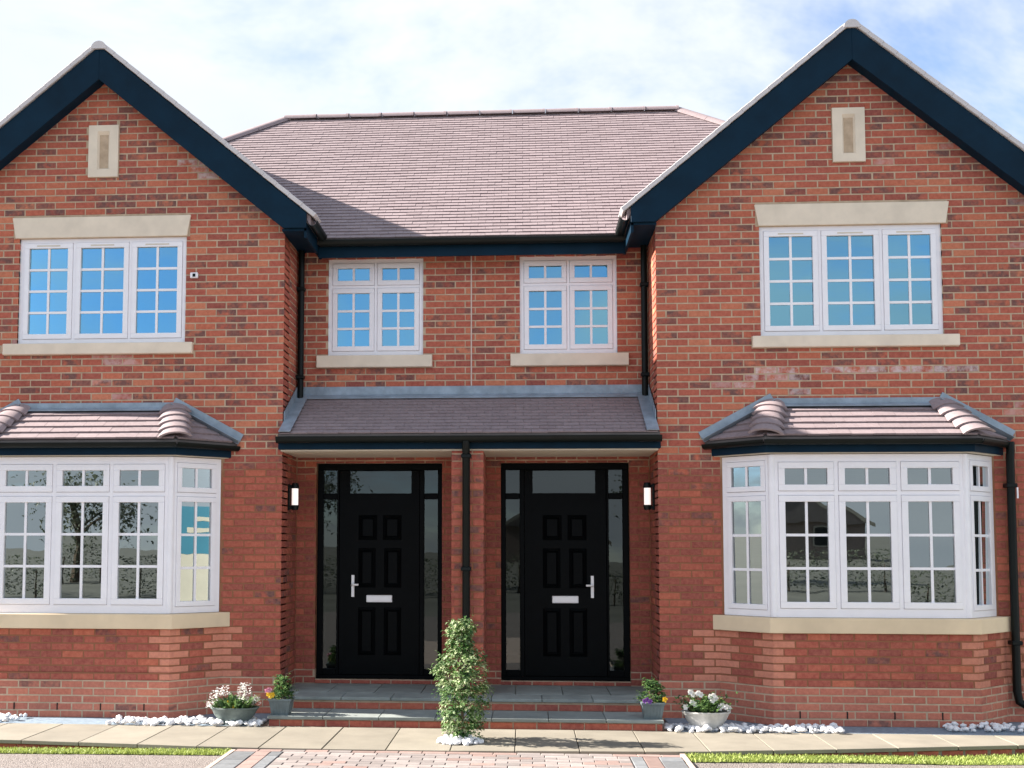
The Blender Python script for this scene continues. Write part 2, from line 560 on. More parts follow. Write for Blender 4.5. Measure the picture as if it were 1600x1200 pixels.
def wall_core(name, fr, us, zs, holes, d0, d1, parent, mat='mortar'):
    """solid wall with real openings"""
    ub = sorted(set([us[0], us[1]] + [v for h in holes for v in h[:2] if us[0] < v < us[1]]))
    zb = sorted(set([zs[0], zs[1]] + [v for h in holes for v in h[2:4] if zs[0] < v < zs[1]]))
    nu, nz = len(ub) - 1, len(zb) - 1
    sol = [[not any(h[0] < (ub[i] + ub[i + 1]) / 2 < h[1] and h[2] < (zb[j] + zb[j + 1]) / 2 < h[3] for h in holes) for j in range(nz)] for i in range(nu)]
    O, U, N = fr
    m = MB()
    P = lambda u, z, d: (O[0] + U[0] * u + N[0] * d, O[1] + U[1] * u + N[1] * d, z)
    def S(i, j): return 0 <= i < nu and 0 <= j < nz and sol[i][j]
    for i in range(nu):
        for j in range(nz):
            if not sol[i][j]:
                continue
            a, b, c, e = ub[i], ub[i + 1], zb[j], zb[j + 1]
            m.add([P(a, c, d1), P(b, c, d1), P(b, e, d1), P(a, e, d1)], [(0, 1, 2, 3)])
            m.add([P(a, c, d0), P(b, c, d0), P(b, e, d0), P(a, e, d0)], [(3, 2, 1, 0)])
            for (di, dj, q) in ((-1, 0, ((a, c), (a, e))), (1, 0, ((b, e), (b, c))), (0, -1, ((b, c), (a, c))), (0, 1, ((a, e), (b, e)))):
                if not S(i + di, j + dj):
                    (p, r), (s, t) = q
                    m.add([P(p, r, d0), P(p, r, d1), P(s, t, d1), P(s, t, d0)], [(0, 1, 2, 3)])
    return m.build(name, mat, parent, fix=False)

TILES = []
def tile_field(parent, O, U, S, length, umin, umax, gauge=0.10, width=0.168, start=0.0, lift=0.02, th=1.0):
    """plain tiles on a slope: U along the eaves, S up the slope; umin/umax(v) bound each course"""
    O, U, S = Vector(O), Vector(U), Vector(S)
    N = U.cross(S).normalized()
    if N.z < 0:
        N = -N
    rows = int(math.ceil(length / gauge))
    for r in range(rows):
        v = r * gauge
        v1 = min(v + gauge + 0.03, length)
        vm = min(v + gauge * 0.5, length)
        lo, hi = umin(vm), umax(vm)
        off = start + (width / 2 if r % 2 else 0)
        for k in range(int(math.floor((lo - off) / width)) - 1, int(math.ceil((hi - off) / width)) + 1):
            a, b = max(off + k * width, lo), min(off + (k + 1) * width - 0.003, hi)
            if b - a < 0.015:
                continue
            j = random.uniform(-0.001, 0.0022)
            TILES.append(dict(p=parent, O=O + U * ((a + b) / 2) + S * v + N * (lift + j), U=U, S=S, N=N,
                              w=b - a, l=v1 - v, th=th, tone=min(1, max(0, random.gauss(0.5, 0.2)))))
TILE_F = [(0, 1, 3, 2), (4, 6, 7, 5), (0, 4, 5, 1), (0, 2, 6, 4), (1, 5, 7, 3)]
def tile_local(w, l, t=0.013, drop=0.014):
    # tail at y=0 sits proud, head at y=l tucked under the next course
    return [(-w / 2, 0, 0), (w / 2, 0, 0), (-w / 2, l, -drop), (w / 2, l, -drop),
            (-w / 2, 0, -t), (w / 2, 0, -t), (-w / 2, l, -drop - t), (w / 2, l, -drop - t)]

# ------------------------------------------------------------------ measures (metres, Y = 0 is the gable face)
GI, GC = 1.964, 3.98                             # gable inner corner, gable centre
GO = 2 * GC - GI
D = 0.812                                        # recessed middle wall
TAN = 0.822                                      # gable pitch
APEX = 7.12
SZ = 2.722                                       # porch soffit
FRONT = lambda s: ((0, 0, 0), (s, 0), (0, -1))   # u = |x|
XAXIS = ((0, 0, 0), (1, 0), (0, -1))

# ------------------------------------------------------------------ ground
g = MB(); g.add([(-300, -300, -0.20), (300, -300, -0.20), (300, 300, -0.20), (-300, 300, -0.20)], [(0, 1, 2, 3)])
ground = tag(g.build('ground', 'render_cream'), kind='structure')
ground.data.materials[0] = simple('field_ground', (0.12, 0.12, 0.10), 0.95, 0.25, 0.3, 0.4, 0.02, 6)
def yfront(x):                                   # front edge of the paving
    xs = [-9, -4.1, -2.65, -1.95, -0.17, 1.95, 3.44, 4.97, 9]
    ys = [-1.75, -1.89, -2.06, -2.15, -2.16, -2.05, -1.79, -1.46, -0.95]
    return float(np.interp(x, xs, ys))

def zlawn(x):                                    # lawn level falls away from the path
    return -0.030 - 0.060 * min(1, max(0, (abs(x) - 1.95) / 2.3))
def ygrav(x):                                    # where grass meets gravel
    return float(np.interp(x, [-9, -4.2, -1.95, 1.95, 3.35, 4.65, 9], [-2.05, -2.08, -2.35, -2.36, -2.08, -1.93, -1.6]))
g = MB()
gx = [-14, -9, -7, -5.5, -4.2, -3.4, -2.7, -1.95, 1.95, 2.7, 3.4, 4.2, 5.5, 7, 9, 14]
for a_, b_ in zip(gx[:-1], gx[1:]):
    g.add([(a_, -16, -0.07), (b_, -16, -0.07), (b_, ygrav(b_) - 0.9, -0.06), (a_, ygrav(a_) - 0.9, -0.06)], [(0, 1, 2, 3)])
    g.add([(a_, ygrav(a_) - 0.9, -0.06), (b_, ygrav(b_) - 0.9, -0.06), (b_, ygrav(b_), zlawn(b_) - 0.006), (a_, ygrav(a_), zlawn(a_) - 0.006)], [(0, 1, 2, 3)])
tag(g.build('gravel_driveway', 'gravel'), kind='structure')

bed = MB()
xs = [-9 + 0.3 * i for i in range(61)]
for a, b in zip(xs[:-1], xs[1:]):
    bed.prism([(a, 0.9, -0.19), (b, 0.9, -0.19), (b, yfront(b) + 0.03, -0.19), (a, yfront(a) + 0.03, -0.19)], (0, 0, 0.155))
path = tag(bed.build('paved_path', 'joint_sand'), kind='structure')
x = -7.75
while x < 7.75:
    a, b = x + 0.004, x + 0.546
    m = MB()
    m.prism([(a, -0.935, -0.035), (b, -0.935, -0.035), (b, yfront(b), -0.035), (a, yfront(a), -0.035)], (0, 0, 0.035 + random.uniform(-0.002, 0.001)))
    o = m.build('slab', 'slab', path, bevel=0.003)
    o['tone'] = random.random()
    x += 0.55
# brick edging under the front of the paving, right and left of the block path
for s in (-1, 1):
    k = 1.93
    while k < 7.6:
        x0, x1 = s * k, s * (k + 0.215)
        y0, y1 = yfront(x0) + 0.02, yfront(x1) + 0.02
        fr = ((x0, y0, 0), ((x1 - x0) / 0.215, (y1 - y0) / 0.215), (0, -1))
        brick(path, fr, 0, 0.215, -0.115, -0.04, 0.0, dark=0.0)
        k += 0.225
# slate strip beside the bays
for s in (-1, 1):
    m = MB(); m.box(s * 2.0, s * 7.6, -0.93, -0.02, -0.03, -0.006)
    tag(m.build('drainage_strip', 'drain'), kind='structure')

# block paved path
bp = MB(); bp.box(-1.89, 1.89, -8.0, -2.02, -0.18, -0.030)
for s in (-1, 1):
    bp.box(s * 1.89, s * 1.93, -8.0, yfront(s * 1.9) - 0.03, -0.18, -0.012)
block_path = tag(bp.build('block_path', 'joint_sand'), kind='structure')
block_path.data.materials[0] = simple('path_bed', (0.44, 0.35, 0.30), 0.95, 0.2, 12, 0.3)
def paver(x0, x1, y0, y1, mat):
    m = MB(); m.box(x0 + .003, x1 - .003, y0 + .003, y1 - .003, -0.06, -0.008 + random.uniform(-.002, .002))
    o = m.build('paver', mat, block_path, bevel=0.004)
    o['tone'] = random.random()
x = -1.88
while x < 1.87:                                   # header course along the slabs
    y = -2.175
    paver(x, min(x + 0.2, 1.88), y - 0.10, y, random.choice(['paver_red', 'paver_red', 'paver_pink']))
    x += 0.2
for s in (-1, 1):
    for (a, b, mt) in ((1.69, 1.88, 'paver_blue'), (1.56, 1.69, 'paver_red'), (1.455, 1.56, 'paver_blue')):
        y = -2.28
        while y > -3.5:
            paver(min(s * a, s * b), max(s * a, s * b), y - 0.2, y, mt)
            y -= 0.2
y, r = -2.28, 0
while y > -3.3:
    x = -1.45 - (0.1 if r % 2 else 0)
    while x < 1.45:
        a, b = max(x, -1.45), min(x + 0.2, 1.45)
        if b - a > 0.04:
            paver(a, b, y - 0.1, y, random.choice(['paver_pink'] * 11 + ['paver_red']))
        x += 0.2
    y -= 0.1; r += 1

# lawns
def lawn(s, label):
    soil = MB()
    pts = [s * v for v in (1.935, 2.3, 2.6, 3.0, 3.4, 4.2, 5.0, 6.5, 7.6)]
    for a, b in zip(pts[:-1], pts[1:]):
        soil.add([(a, yfront(a) + 0.02, zlawn(a)), (b, yfront(b) + 0.02, zlawn(b)), (b, ygrav(b) - 0.01, zlawn(b)), (a, ygrav(a) - 0.01, zlawn(a))], [(0, 1, 2, 3)])
    so = soil.build('lawn_soil', 'turf')
    tag(so, kind='structure')
    n = 9000
    V, Fc, tn = [], [], []
    for i in range(n):
        x = s * random.uniform(1.94, 6.4)
        yf = yfront(x)
        y = random.uniform(ygrav(x) - 0.015, yf - 0.01)
        h = random.uniform(0.012, 0.032); zb = zlawn(x) - 0.002; a = random.uniform(0, 6.28)
        dx, dy = math.cos(a) * 0.006, math.sin(a) * 0.006
        lx, ly = random.uniform(-.02, .02), random.uniform(-.02, .02)
        k = len(V)
        V += [(x - dx, y - dy, zb), (x + dx, y + dy, zb), (x + dx * .3 + lx, y + dy * .3 + ly, zb + h), (x - dx * .3 + lx, y - dy * .3 + ly, zb + h)]
        Fc.append((k, k + 1, k + 2, k + 3)); tn.append(random.random())
    o = joined('lawn_grass', 'grass', None, V, Fc, {'tone': tn}, 1)
    tag(o, label, 'grass', kind='stuff')
lawn(-1, 'strip of short bright grass left of the block path')
lawn(1, 'strip of short bright grass right of the block path')

# ------------------------------------------------------------------ the house
house = empty('semi_detached_house', (0, 0, 0), 'pair of joined red brick houses with twin gables, bays and black doors', 'house')

# ---- windows
def bar_box(m, fr, u0, u1, z0, z1, d0, d1):
    m.frame_box(fr, u0, u1, z0, z1, d0, d1)

def glazing(win, fr, u0, u1, z0, z1, front, cols, rows, sash=0.055, bar=0.026, glass='glass', vent=False):
    """one casement: sash ring, glazing bars, separate panes"""
    O, U, N = fr
    m = MB()
    f0, f1 = front - 0.05, front + 0.010
    for (a, b, c, e) in ((u0, u1, z0, z0 + sash), (u0, u1, z1 - sash, z1), (u0, u0 + sash, z0 + sash, z1 - sash), (u1 - sash, u1, z0 + sash, z1 - sash)):
        m.frame_box(fr, a, b, c, e, f0, f1)
    # sloped bead
    i0, i1, k0, k1 = u0 + sash, u1 - sash, z0 + sash, z1 - sash
    sa = m.build('sash', 'upvc', win)
    bv = sa.modifiers.new('edge', 'BEVEL'); bv.width = 0.004; bv.segments = 2
    pd = front - 0.018
    for c in range(1, cols):
        u = i0 + (i1 - i0) * c / cols
        b = MB(); b.frame_box(fr, u - bar / 2, u + bar / 2, k0, k1, pd - 0.012, pd + 0.011); b.build('glazing_bar', 'upvc', win)
    for q in range(1, rows):
        z = k0 + (k1 - k0) * q / rows
        for c in range(cols):
            a = i0 + (i1 - i0) * c / cols + (bar / 2 if c else 0)
            e = i0 + (i1 - i0) * (c + 1) / cols - (bar / 2 if c < cols - 1 else 0)
            b = MB(); b.frame_box(fr, a, e, z - bar / 2, z + bar / 2, pd - 0.011, pd + 0.010); b.build('glazing_bar', 'upvc', win)
    tu, tz = random.uniform(-.012, .012), random.uniform(-.010, .010)     # glass is never quite true
    for c in range(cols):
        for q in range(rows):
            a = i0 + (i1 - i0) * c / cols + (bar / 2 if c else 0)
            e = i0 + (i1 - i0) * (c + 1) / cols - (bar / 2 if c < cols - 1 else 0)
            g0 = k0 + (k1 - k0) * q / rows + (bar / 2 if q else 0)
            g1 = k0 + (k1 - k0) * (q + 1) / rows - (bar / 2 if q < rows - 1 else 0)
            um, zm = (u0 + u1) / 2, (z0 + z1) / 2
            P = lambda u, z: (O[0] + U[0] * u + N[0] * (pd + (u - um) * tu + (z - zm) * tz), O[1] + U[1] * u + N[1] * (pd + (u - um) * tu + (z - zm) * tz), z)
            b = MB(); b.add([P(a, g0), P(e, g0), P(e, g1), P(a, g1)], [(0, 1, 2, 3)])
            b.build('pane', glass, win, fix=False)
    if vent:
        um = (u0 + u1) / 2
        b = MB(); b.frame_box(fr, um - 0.13, um + 0.13, z1 - sash * 0.62, z1 - sash * 0.40, f1 - 0.004, f1 + 0.004)
        o = b.build('trickle_vent', 'soffit', win)

def window(fr, u0, u1, z0, z1, front, divs, transom, rows, rows_top, name='window', sides=True, cols=2, ow=0.045, mw=0.03, vent=False):
    """frame mesh that parents its casements; divs = mullion centres"""
    m = MB()
    a0, a1 = front - 0.075, front
    m.frame_box(fr, u0, u1, z0, z0 + ow + 0.01, a0, a1)
    m.frame_box(fr, u0, u1, z1 - ow, z1, a0, a1)
    zz0, zz1 = z0 + ow + 0.01, z1 - ow
    m.frame_box(fr, u0, u0 + ow, zz0, zz1, a0, a1)
    m.frame_box(fr, u1 - ow, u1, zz0, zz1, a0, a1)
    for d in divs:
        m.frame_box(fr, d - mw / 2, d + mw / 2, zz0, zz1, a0, a1)
    edges = [u0 + ow] + [q for d in divs for q in (d - mw / 2, d + mw / 2)] + [u1 - ow]
    cells = [(edges[i], edges[i + 1]) for i in range(0, len(edges), 2)]
    if transom:
        for a, b in cells:
            m.frame_box(fr, a, b, transom - mw / 2, transom + mw / 2, a0, a1 - 0.001)
    w = m.build(name, 'upvc', house)
    return w, cells, zz0, zz1

def fill(w, fr, cells, zz0, zz1, front, transom, rows, rows_top, mw=0.03, sash=0.055, cols=2, vent=False, glass='glass'):
    for a, b in cells:
        a, b = a + 0.003, b - 0.003
        if transom:
            glazing(w, fr, a, b, zz0 + 0.003, transom - mw / 2 - 0.003, front, cols, rows, sash, glass=glass)
            glazing(w, fr, a, b, transom + mw / 2 + 0.003, zz1 - 0.003, front, cols, rows_top, sash, glass=glass)
        else:
            glazing(w, fr, a, b, zz0 + 0.003, zz1 - 0.003, front, cols, rows, sash, vent=vent)

UW = (3.038, 4.887, 3.904, 5.062)                # upper windows of the gables
SW = (0.544, 1.626, 3.875, 4.985)                # small windows over the porch
DR = (0.326, 1.742, 0.257, 2.660)                # door sets
BAY_W0, BAY_W1, BAY_F0, BAY_F1, BAY_Y = 2.622, 5.318, 3.025, 4.925, -0.402
BZ0, BZ1, BTR = 1.040, 2.648, 2.262

for s in (1, -1):
    side = 'right' if s > 0 else 'left'
    fr = FRONT(s)
    holes = [UW, (2.70, 5.26, 0.95, 2.66)]
    # gable wall: solid backing with openings, then the triangle above
    gw = wall_core('gable_wall', fr, (GI + 0.004, GO), (-0.19, 5.10), holes, -0.30, -0.004, house)
    tri = MB()
    top = lambda x: 6.93 - TAN * abs(x - GC)
    pts = [(s * (GI + 0.004), 0.004, 5.1), (s * GO, 0.004, 5.1), (s * GO, 0.004, top(GO)), (s * GC, 0.004, top(GC)), (s * (GI + 0.004), 0.004, top(GI))]
    tri.prism(pts, (0, 0.29, 0))
    tri.build('gable_peak', 'mortar', house)
    cut = [UW, (2.60, 5.34, 0.90, 2.66), (3.80, 4.142, 5.725, 6.309), (2.94, 5.03, 3.778, 3.908), (3.00, 4.955, 5.062, 5.297), (2.62, 5.36, -0.1, 0.9)]
    def look(u, z, n, ss, ee, s=s):
        k = {}
        if z < 0.37: k.update(pale=0.35, darkness=0.03)
        elif z < 2.75: k.update(darkness=0.07)
        if 0.37 < z < 0.88:
            lim = 2.60 - (0.225 if n % 2 else 0.115) - 0.02
            if u > lim and u < 3 or u > 5.38 and u < 5.38 + (0.225 if n % 2 else 0.115): k.update(pale=0.85, dark=0.0)
        # lime bloom patches left from building
        if s > 0 and 3.05 < u < 5.15 and 3.52 < z < 3.62 and random.random() < 0.85: k['chalk'] = 0.8
        if s > 0 and 2.7 < u < 3.6 and 3.30 < z < 3.50 and random.random() < 0.5: k['chalk'] = 0.6
        if s < 0 and 3.5 < u < 4.0 and 3.70 < z < 3.78: k['chalk'] = 0.45
        if s < 0 and 2.78 < u < 3.12 and 5.72 < z < 6.06 and random.random() < 0.7: k['chalk'] = 0.8
        if random.random() < 0.01: k['chalk'] = 0.35
        return k
    lim = lambda z: (GC - (6.93 - z) / TAN, GC + (6.93 - z) / TAN)
    st = 0.0 if s > 0 else 0.07
    brick_wall(gw, fr, GI, GO, 0.445, 6.95, cut, lim, GI + st, 0.0, look)
    brick_wall(gw, fr, GI - 0.012, GO + 0.012, 0.37, 0.445, cut, None, GI + st, 0.014, look)
    brick_wall(gw, fr, GI - 0.026, GO + 0.026, -0.08, 0.37, cut, None, GI + st, 0.028, look)
    for (xa, xb) in ((GI - 0.006, 2.66), (5.32, GO + 0.006)):
        pb = MB(); pb.box(s * xa, s * xb, -0.010, 0.02, -0.19, 0.444)
        pb.build('plinth_backing', 'mortar', house)
        pb = MB(); pb.box(s * (xa - 0.012), s * (xb + 0.012 if xb > 5.5 else xb), -0.024, -0.0102, -0.19, 0.3695)
        pb.build('plinth_backing', 'mortar', house)
    # inner return and outer return
    rf = ((s * GI, 0, 0), (0, 1), (-s, 0))
    rw = wall_core('return_wall', rf, (0.30, D), (-0.19, 5.1), [], -0.30, -0.004, house)
    jm = MB(); jm.frame_box(rf, 0.0045, 0.2999, -0.19, 5.1, -0.29, -0.004); jm.build('corner_backing', 'mortar', house)
    brick_wall(rw, rf, 0.004, D - 0.004, 0.20, 5.05, [], None, 0.115, 0.0, lambda u, z, n, a, b: dict(darkness=0.08, mean=0.15 if z < 2.72 else 0.5))  # lower mean: porch shade painted into the return bricks
    of = ((s * GO, 0, 0), (0, 1), (s, 0))
    ow = wall_core('side_wall', of, (0.0045, 6.2), (-0.19, 5.2), [], -0.30, -0.004, house)
    brick_wall(ow, of, 0.004, 1.6, -0.08, 5.1, [], None, 0.115, 0.0)

    # upper window, lintel, sill, vent stone
    fr_w = fr
    w, cells, z0, z1 = window(fr, *UW, -0.028, [3.659, 4.281], None, 4, 0)
    fill(w, fr, cells, z0, z1, -0.028, None, 4, 0, vent=True)
    m = MB(); m.prism([(s * 3.030, 0.06, 5.066), (s * 4.930, 0.06, 5.066), (s * 4.968, 0.06, 5.292), (s * 2.990, 0.06, 5.292)], (0, -0.078, 0))
    m.build('lintel', 'stone', house, bevel=0.004)
    m = MB(); m.box(s * 2.945, s * 5.025, -0.055, 0.055, 3.783, 3.903); m.build('window_sill', 'stone', house, bevel=0.006)
    # pale vent stone with a recessed slot
    m = MB()
    a0, a1, b0, b1 = 3.806, 4.137, 5.730, 6.304
    sl0, sl1, q0, q1 = 3.905, 4.038, 5.815, 6.235
    for (x0, x1, zz0, zz1) in ((a0, a1, b0, q0), (a0, a1, q1, b1), (a0, sl0, q0, q1), (sl1, a1, q0, q1)):
        m.box(s * x0, s * x1, -0.022, 0.05, zz0, zz1)
    vp = m.build('vent_stone', 'stone', house)
    m = MB()
    i0, i1, j0, j1 = sl0 + 0.052, sl1 - 0.048, q0 + 0.04, q1 - 0.09
    Pq = [(sl0, q0), (sl1, q0), (sl1, q1), (sl0, q1)]; Pi = [(i0, j0), (i1, j0), (i1, j1), (i0, j1)]
    m.add([(s * x, -0.0205, z) for x, z in Pq] + [(s * x, 0.048, z) for x, z in Pi], [(0, 1, 5, 4), (1, 2, 6, 5), (2, 3, 7, 6), (3, 0, 4, 7), (4, 5, 6, 7)])
    m.build('slot', 'stone', vp, fix=False)

    # ---- bay window
    c0, c1 = (s * BAY_F0, BAY_Y), (s * BAY_F1, BAY_Y)
    w0, w1 = (s * BAY_W0, 0.0), (s * BAY_W1, 0.0)
    fr_f = ((0, BAY_Y, 0), (s, 0), (0, -1))
    w, cells, z0, z1 = window(fr_f, BAY_F0, BAY_F1, BZ0, BZ1, 0.0, [3.664, 4.267], BTR, 3, 1, 'bay_window', ow=0.075, mw=0.04)
    fill(w, fr_f, cells, z0, z1, 0.0, BTR, 3, 1, mw=0.04, sash=0.062, glass='bay_glass')
    for (p, q) in ((w0, c0), (w1, c1)):
        L = math.dist(p, q)
        U = ((q[0] - p[0]) / L, (q[1] - p[1]) / L)
        N = (U[1], -U[0])
        if N[1] > 0: N = (-N[0], -N[1])
        ff = ((p[0], p[1], 0), U, N)
        ws, cs, y0, y1 = window(ff, 0, L, BZ0 + 0.001, BZ1 - 0.001, 0.0, [], BTR, 3, 1, 'bay_window', ow=0.055, mw=0.04)
        fill(ws, ff, cs, y0, y1, 0.0, BTR, 3, 1, mw=0.04, sash=0.052, glass='bay_glass')
        # corner post
        m = MB(); m.tube([(q[0] + (0.015 if q is c0 else -0.015) * s, q[1] + 0.022, BZ0 + 0.002), (q[0] + (0.015 if q is c0 else -0.015) * s, q[1] + 0.022, BZ1 - 0.002)], 0.037, 12)
        poly_smooth(m.build('corner_post', 'upvc', w))
    # sill stone round the bay
    m = MB()
    out = [(2.500, 0.0), (2.985, -0.475), (4.990, -0.475), (5.470, 0.0)]
    m.prism([(s * a, b, 0.887) for a, b in out] + [(s * 5.30, 0.1, 0.887), (s * 2.66, 0.1, 0.887)], (0, 0, 0.150))
    m.build('bay_sill', 'sandstone', house, bevel=0.006)
    # brick base of the bay
    def facets(o):
        k = 0.414 * o
        return [(2.575 - 1.0 * o - k, 0.0), (3.015 - k, -0.435 - o), (4.965 + k, -0.435 - o), (5.405 + o + k, 0.0)]
    def bay_bricks(parent, o, za, zb):
        P = facets(o)
        for i in range(3):
            a, b = P[i], P[i + 1]
            L = math.dist(a, b)
            U = (s * (b[0] - a[0]) / L, (b[1] - a[1]) / L)
            N = (s * (b[1] - a[1]) / L, -(b[0] - a[0]) / L)
            f2 = ((s * a[0], a[1], 0), U, N)
            def lk(u, z, n, ss, ee, L=L, i=i):
                k = dict(darkness=0.06)
                if z < 0.37: return dict(pale=0.38 + random.uniform(-.1, .15), darkness=0.02)
                lq = 0.215 if (n + (i == 1)) % 2 else 0.12
                if u < lq or u > L - lq: k.update(pale=0.85, dark=0.0)
                return k
            if i == 1 or za < 0.3:
                brick_wall(parent, f2, 0.0, L, za, zb, [], None, 0.0, 0.0, lk)
            else:                                  # short facets: quoin, centre, quoin
                n0, n1 = int(round((za + 0.005) / CH)), int(math.ceil((zb + 0.005) / CH))
                for n in range(n0, n1):
                    z_a, z_b = -0.005 + n * CH, min(-0.005 + n * CH + CH - MJ, zb)
                    q = 0.22 if n % 2 else 0.12
                    for (ua, ub, pl) in ((0, q, .85), (q + MJ, L - (0.34 - q) - MJ, 0), (L - (0.34 - q), L, .85)):
                        brick(parent, f2, ua, ub, z_a, z_b, 0.0, pale=pl, darkness=0.0 if pl else 0.05)
            cm = MB(); cm.frame_box(f2, 0.0, L, za, zb, -0.10, -0.004); cm.build('bay_backing', 'mortar', parent, fix=False)
    m = MB()
    P = facets(-0.05)
    m.prism([(s * a, b, -0.19) for a, b in P] + [(s * 5.3, 0.1, -0.19), (s * 2.7, 0.1, -0.19)], (0, 0, 1.078))
    base = m.build('bay_base', 'mortar', house)
    bay_bricks(base, 0.0, 0.445, 0.887)
    bay_bricks(base, 0.014, 0.37, 0.445)
    bay_bricks(base, 0.028, -0.08, 0.37)
    # weep slits in the second course
    P = facets(0.028)
    for k in range(4):
        u = 3.25 + 0.45 * k
        m = MB(); m.box(s * u, s * (u + 0.012), P[1][1] - 0.004, P[1][1] + 0.02, 0.068, 0.136)
        m.build('weep_slit', 'dark_void', base)

    # ---- bay roof
    E0, E1, T0, T1 = (2.955, -0.56, 2.815), (4.995, -0.56, 2.815), (3.13, 0.0, 3.185), (4.835, 0.0, 3.185)
    L0, L1 = (2.45, 0.0, 2.815), (5.49, 0.0, 2.815)
    deck = MB()
    V = [(s * x, y, z - 0.01) for x, y, z in (E0, E1, T0, T1, L0, L1)] + [(s * x, y, z - 0.05) for x, y, z in (E0, E1)] + [(s * x, 0.0, 2.765) for x in (L0[0], L1[0])]
    deck.add(V, [(0, 1, 3, 2), (0, 2, 4), (1, 5, 3), (0, 6, 7, 1), (0, 4, 8, 6), (1, 7, 9, 5), (6, 8, 9, 7)])
    br = deck.build('bay_roof', 'far_roof', house)
    # tiles, front and both cheeks
    run = Vector((0, 0.56, 0.37)); Ls = run.length; S = run.normalized()
    tile_field(br, (0, -0.56, 2.815), (1, 0, 0), S, Ls - 0.06,
               (lambda v: 2.955 + 0.175 * v / Ls) if s > 0 else (lambda v: -4.995 + 0.16 * v / Ls),
               (lambda v: 4.995 - 0.16 * v / Ls) if s > 0 else (lambda v: -2.955 - 0.175 * v / Ls), gauge=0.128, width=0.21, th=1.6, lift=0.026)
    for (e, t, lw) in ((E0, T0, L0), (E1, T1, L1)):
        e, t, lw = (Vector((s * p[0], p[1], p[2])) for p in (e, t, lw))
        U = (lw - e).normalized(); Lu = (lw - e).length
        tt = (t - e).dot(U)
        Sv = (t - e) - U * tt; Ls2 = Sv.length; Sv.normalize()
        tile_field(br, e, U, Sv, Ls2, lambda v, tt=tt, q=Ls2: tt * v / q, lambda v, tt=tt, q=Ls2, Lu=Lu: Lu + (tt - Lu) * v / q - 0.02, gauge=0.128, width=0.19, lift=0.024, th=1.6)
        # bonnet tiles down the hip
        h = (t - e).normalized(); Lh = (t - e).length
        upv = Vector((0, -0.35, 1)).normalized()
        nrm = (upv - h * upv.dot(h)).normalized(); sd_ = h.cross(nrm)
        nb = 5
        for k in range(nb):
            b0 = e + h * (Lh * (k + 0.02) / nb) + nrm * 0.035
            ln = Lh / nb + 0.05
            mm = MB(); vs_, fs_ = [], []
            for (tq, rad, lift, thick) in ((0.0, 0.185, 0.012, 0.0), (1.0, 0.125, -0.010, 0.0), (0.0, 0.160, -0.006, 1), (1.0, 0.108, -0.022, 1)):
                for a in range(9):
                    an = R(-72 + 18 * a)
                    vs_.append(b0 + h * (ln * tq) + sd_ * (rad * math.sin(an)) + nrm * (rad * math.cos(an) * 0.46 - rad * 0.46 + 0.038 + lift))
            for a in range(8):
                fs_ += [(a, a + 1, 9 + a + 1, 9 + a), (18 + a, 27 + a, 27 + a + 1, 18 + a + 1), (a, 18 + a, 18 + a + 1, a + 1)]
            mm.add(vs_, fs_)
            o = poly_smooth(mm.build('bonnet_tile', 'tile', br), 50); o['tone'] = random.uniform(0.8, 1.0)
        # lead along the wall
        n2 = Vector((0, -1, 0))
        d = (t - lw).normalized(); pz = Vector((0, 0, 1)); pe = (pz - d * pz.dot(d)).normalized()
        mm = MB()
        a, b = lw - d * 0.015, t + d * 0.05
        mm.prism([a + pe * -0.005 + n2 * 0.004, b + pe * -0.005 + n2 * 0.004, b + pe * 0.115 + n2 * 0.004, a + pe * 0.115 + n2 * 0.004], n2 * 0.008)
        mm.prism([a + pe * 0.0 + n2 * 0.012, b + pe * 0.0 + n2 * 0.012, b + pe * 0.035 + n2 * 0.075, a + pe * 0.035 + n2 * 0.075], pe * 0.006)
        mm.build('lead_flashing', 'lead', br)
    mm = MB()
    mm.box(s * 3.09, s * 4.875, -0.014, -0.004, 3.165, 3.258)
    mm.prism([(s * 3.15, -0.0145, 3.20), (s * 4.82, -0.0145, 3.20), (s * 4.80, -0.09, 3.165), (s * 3.16, -0.09, 3.165)], (0, 0, 0.006))
    mm.build('lead_flashing', 'lead', br)
    # fascia and gutter round the bay
    def ring(o):
        return [(s * (2.56 - o), 0.0), (s * (2.99 - 0.41 * o), -0.44 - o), (s * (4.96 + 0.41 * o), -0.44 - o), (s * (5.39 + o), 0.0)]
    fb = MB(); A, B = ring(0.045), ring(0.02)
    for i in range(3):
        fb.prism([(A[i][0], A[i][1], 2.662), (A[i + 1][0], A[i + 1][1], 2.662), (B[i + 1][0], B[i + 1][1], 2.662), (B[i][0], B[i][1], 2.662)], (0, 0, 0.115))
    fb.build('fascia', 'barge', house)
    sf = MB(); A, B = ring(0.019), ring(-0.14)
    sf.prism([(a, b, 2.655) for a, b in A] + [(a, b + 0.001, 2.655) for a, b in B[::-1]], (0, 0, 0.008))
    sf.build('soffit', 'soffit', house)
    gt = MB(); A = ring(0.105)
    prof = [(0.052 * math.cos(R(a)), 0.052 * math.sin(R(a))) for a in range(180, 361, 20)] + [(0.046 * math.cos(R(a)), 0.046 * math.sin(R(a)) + 0.002) for a in range(360, 179, -20)]
    for i in range(3):
        a, b = Vector((*A[i], 2.782)), Vector((*A[i + 1], 2.782))
        dd = (b - a).normalized()
        gt.sweep(prof, a - dd * 0.012, b + dd * 0.012, dd.cross(Vector((0, 0, 1))), (0, 0, 1))
    poly_smooth(gt.build('gutter', 'gutter', house), 35)

    # ---- gable roof, bargeboards, verge
    roof = MB()
    zt = lambda x: APEX - TAN * abs(x - GC)
    EI, EO = 1.66, 2 * GC - 1.66
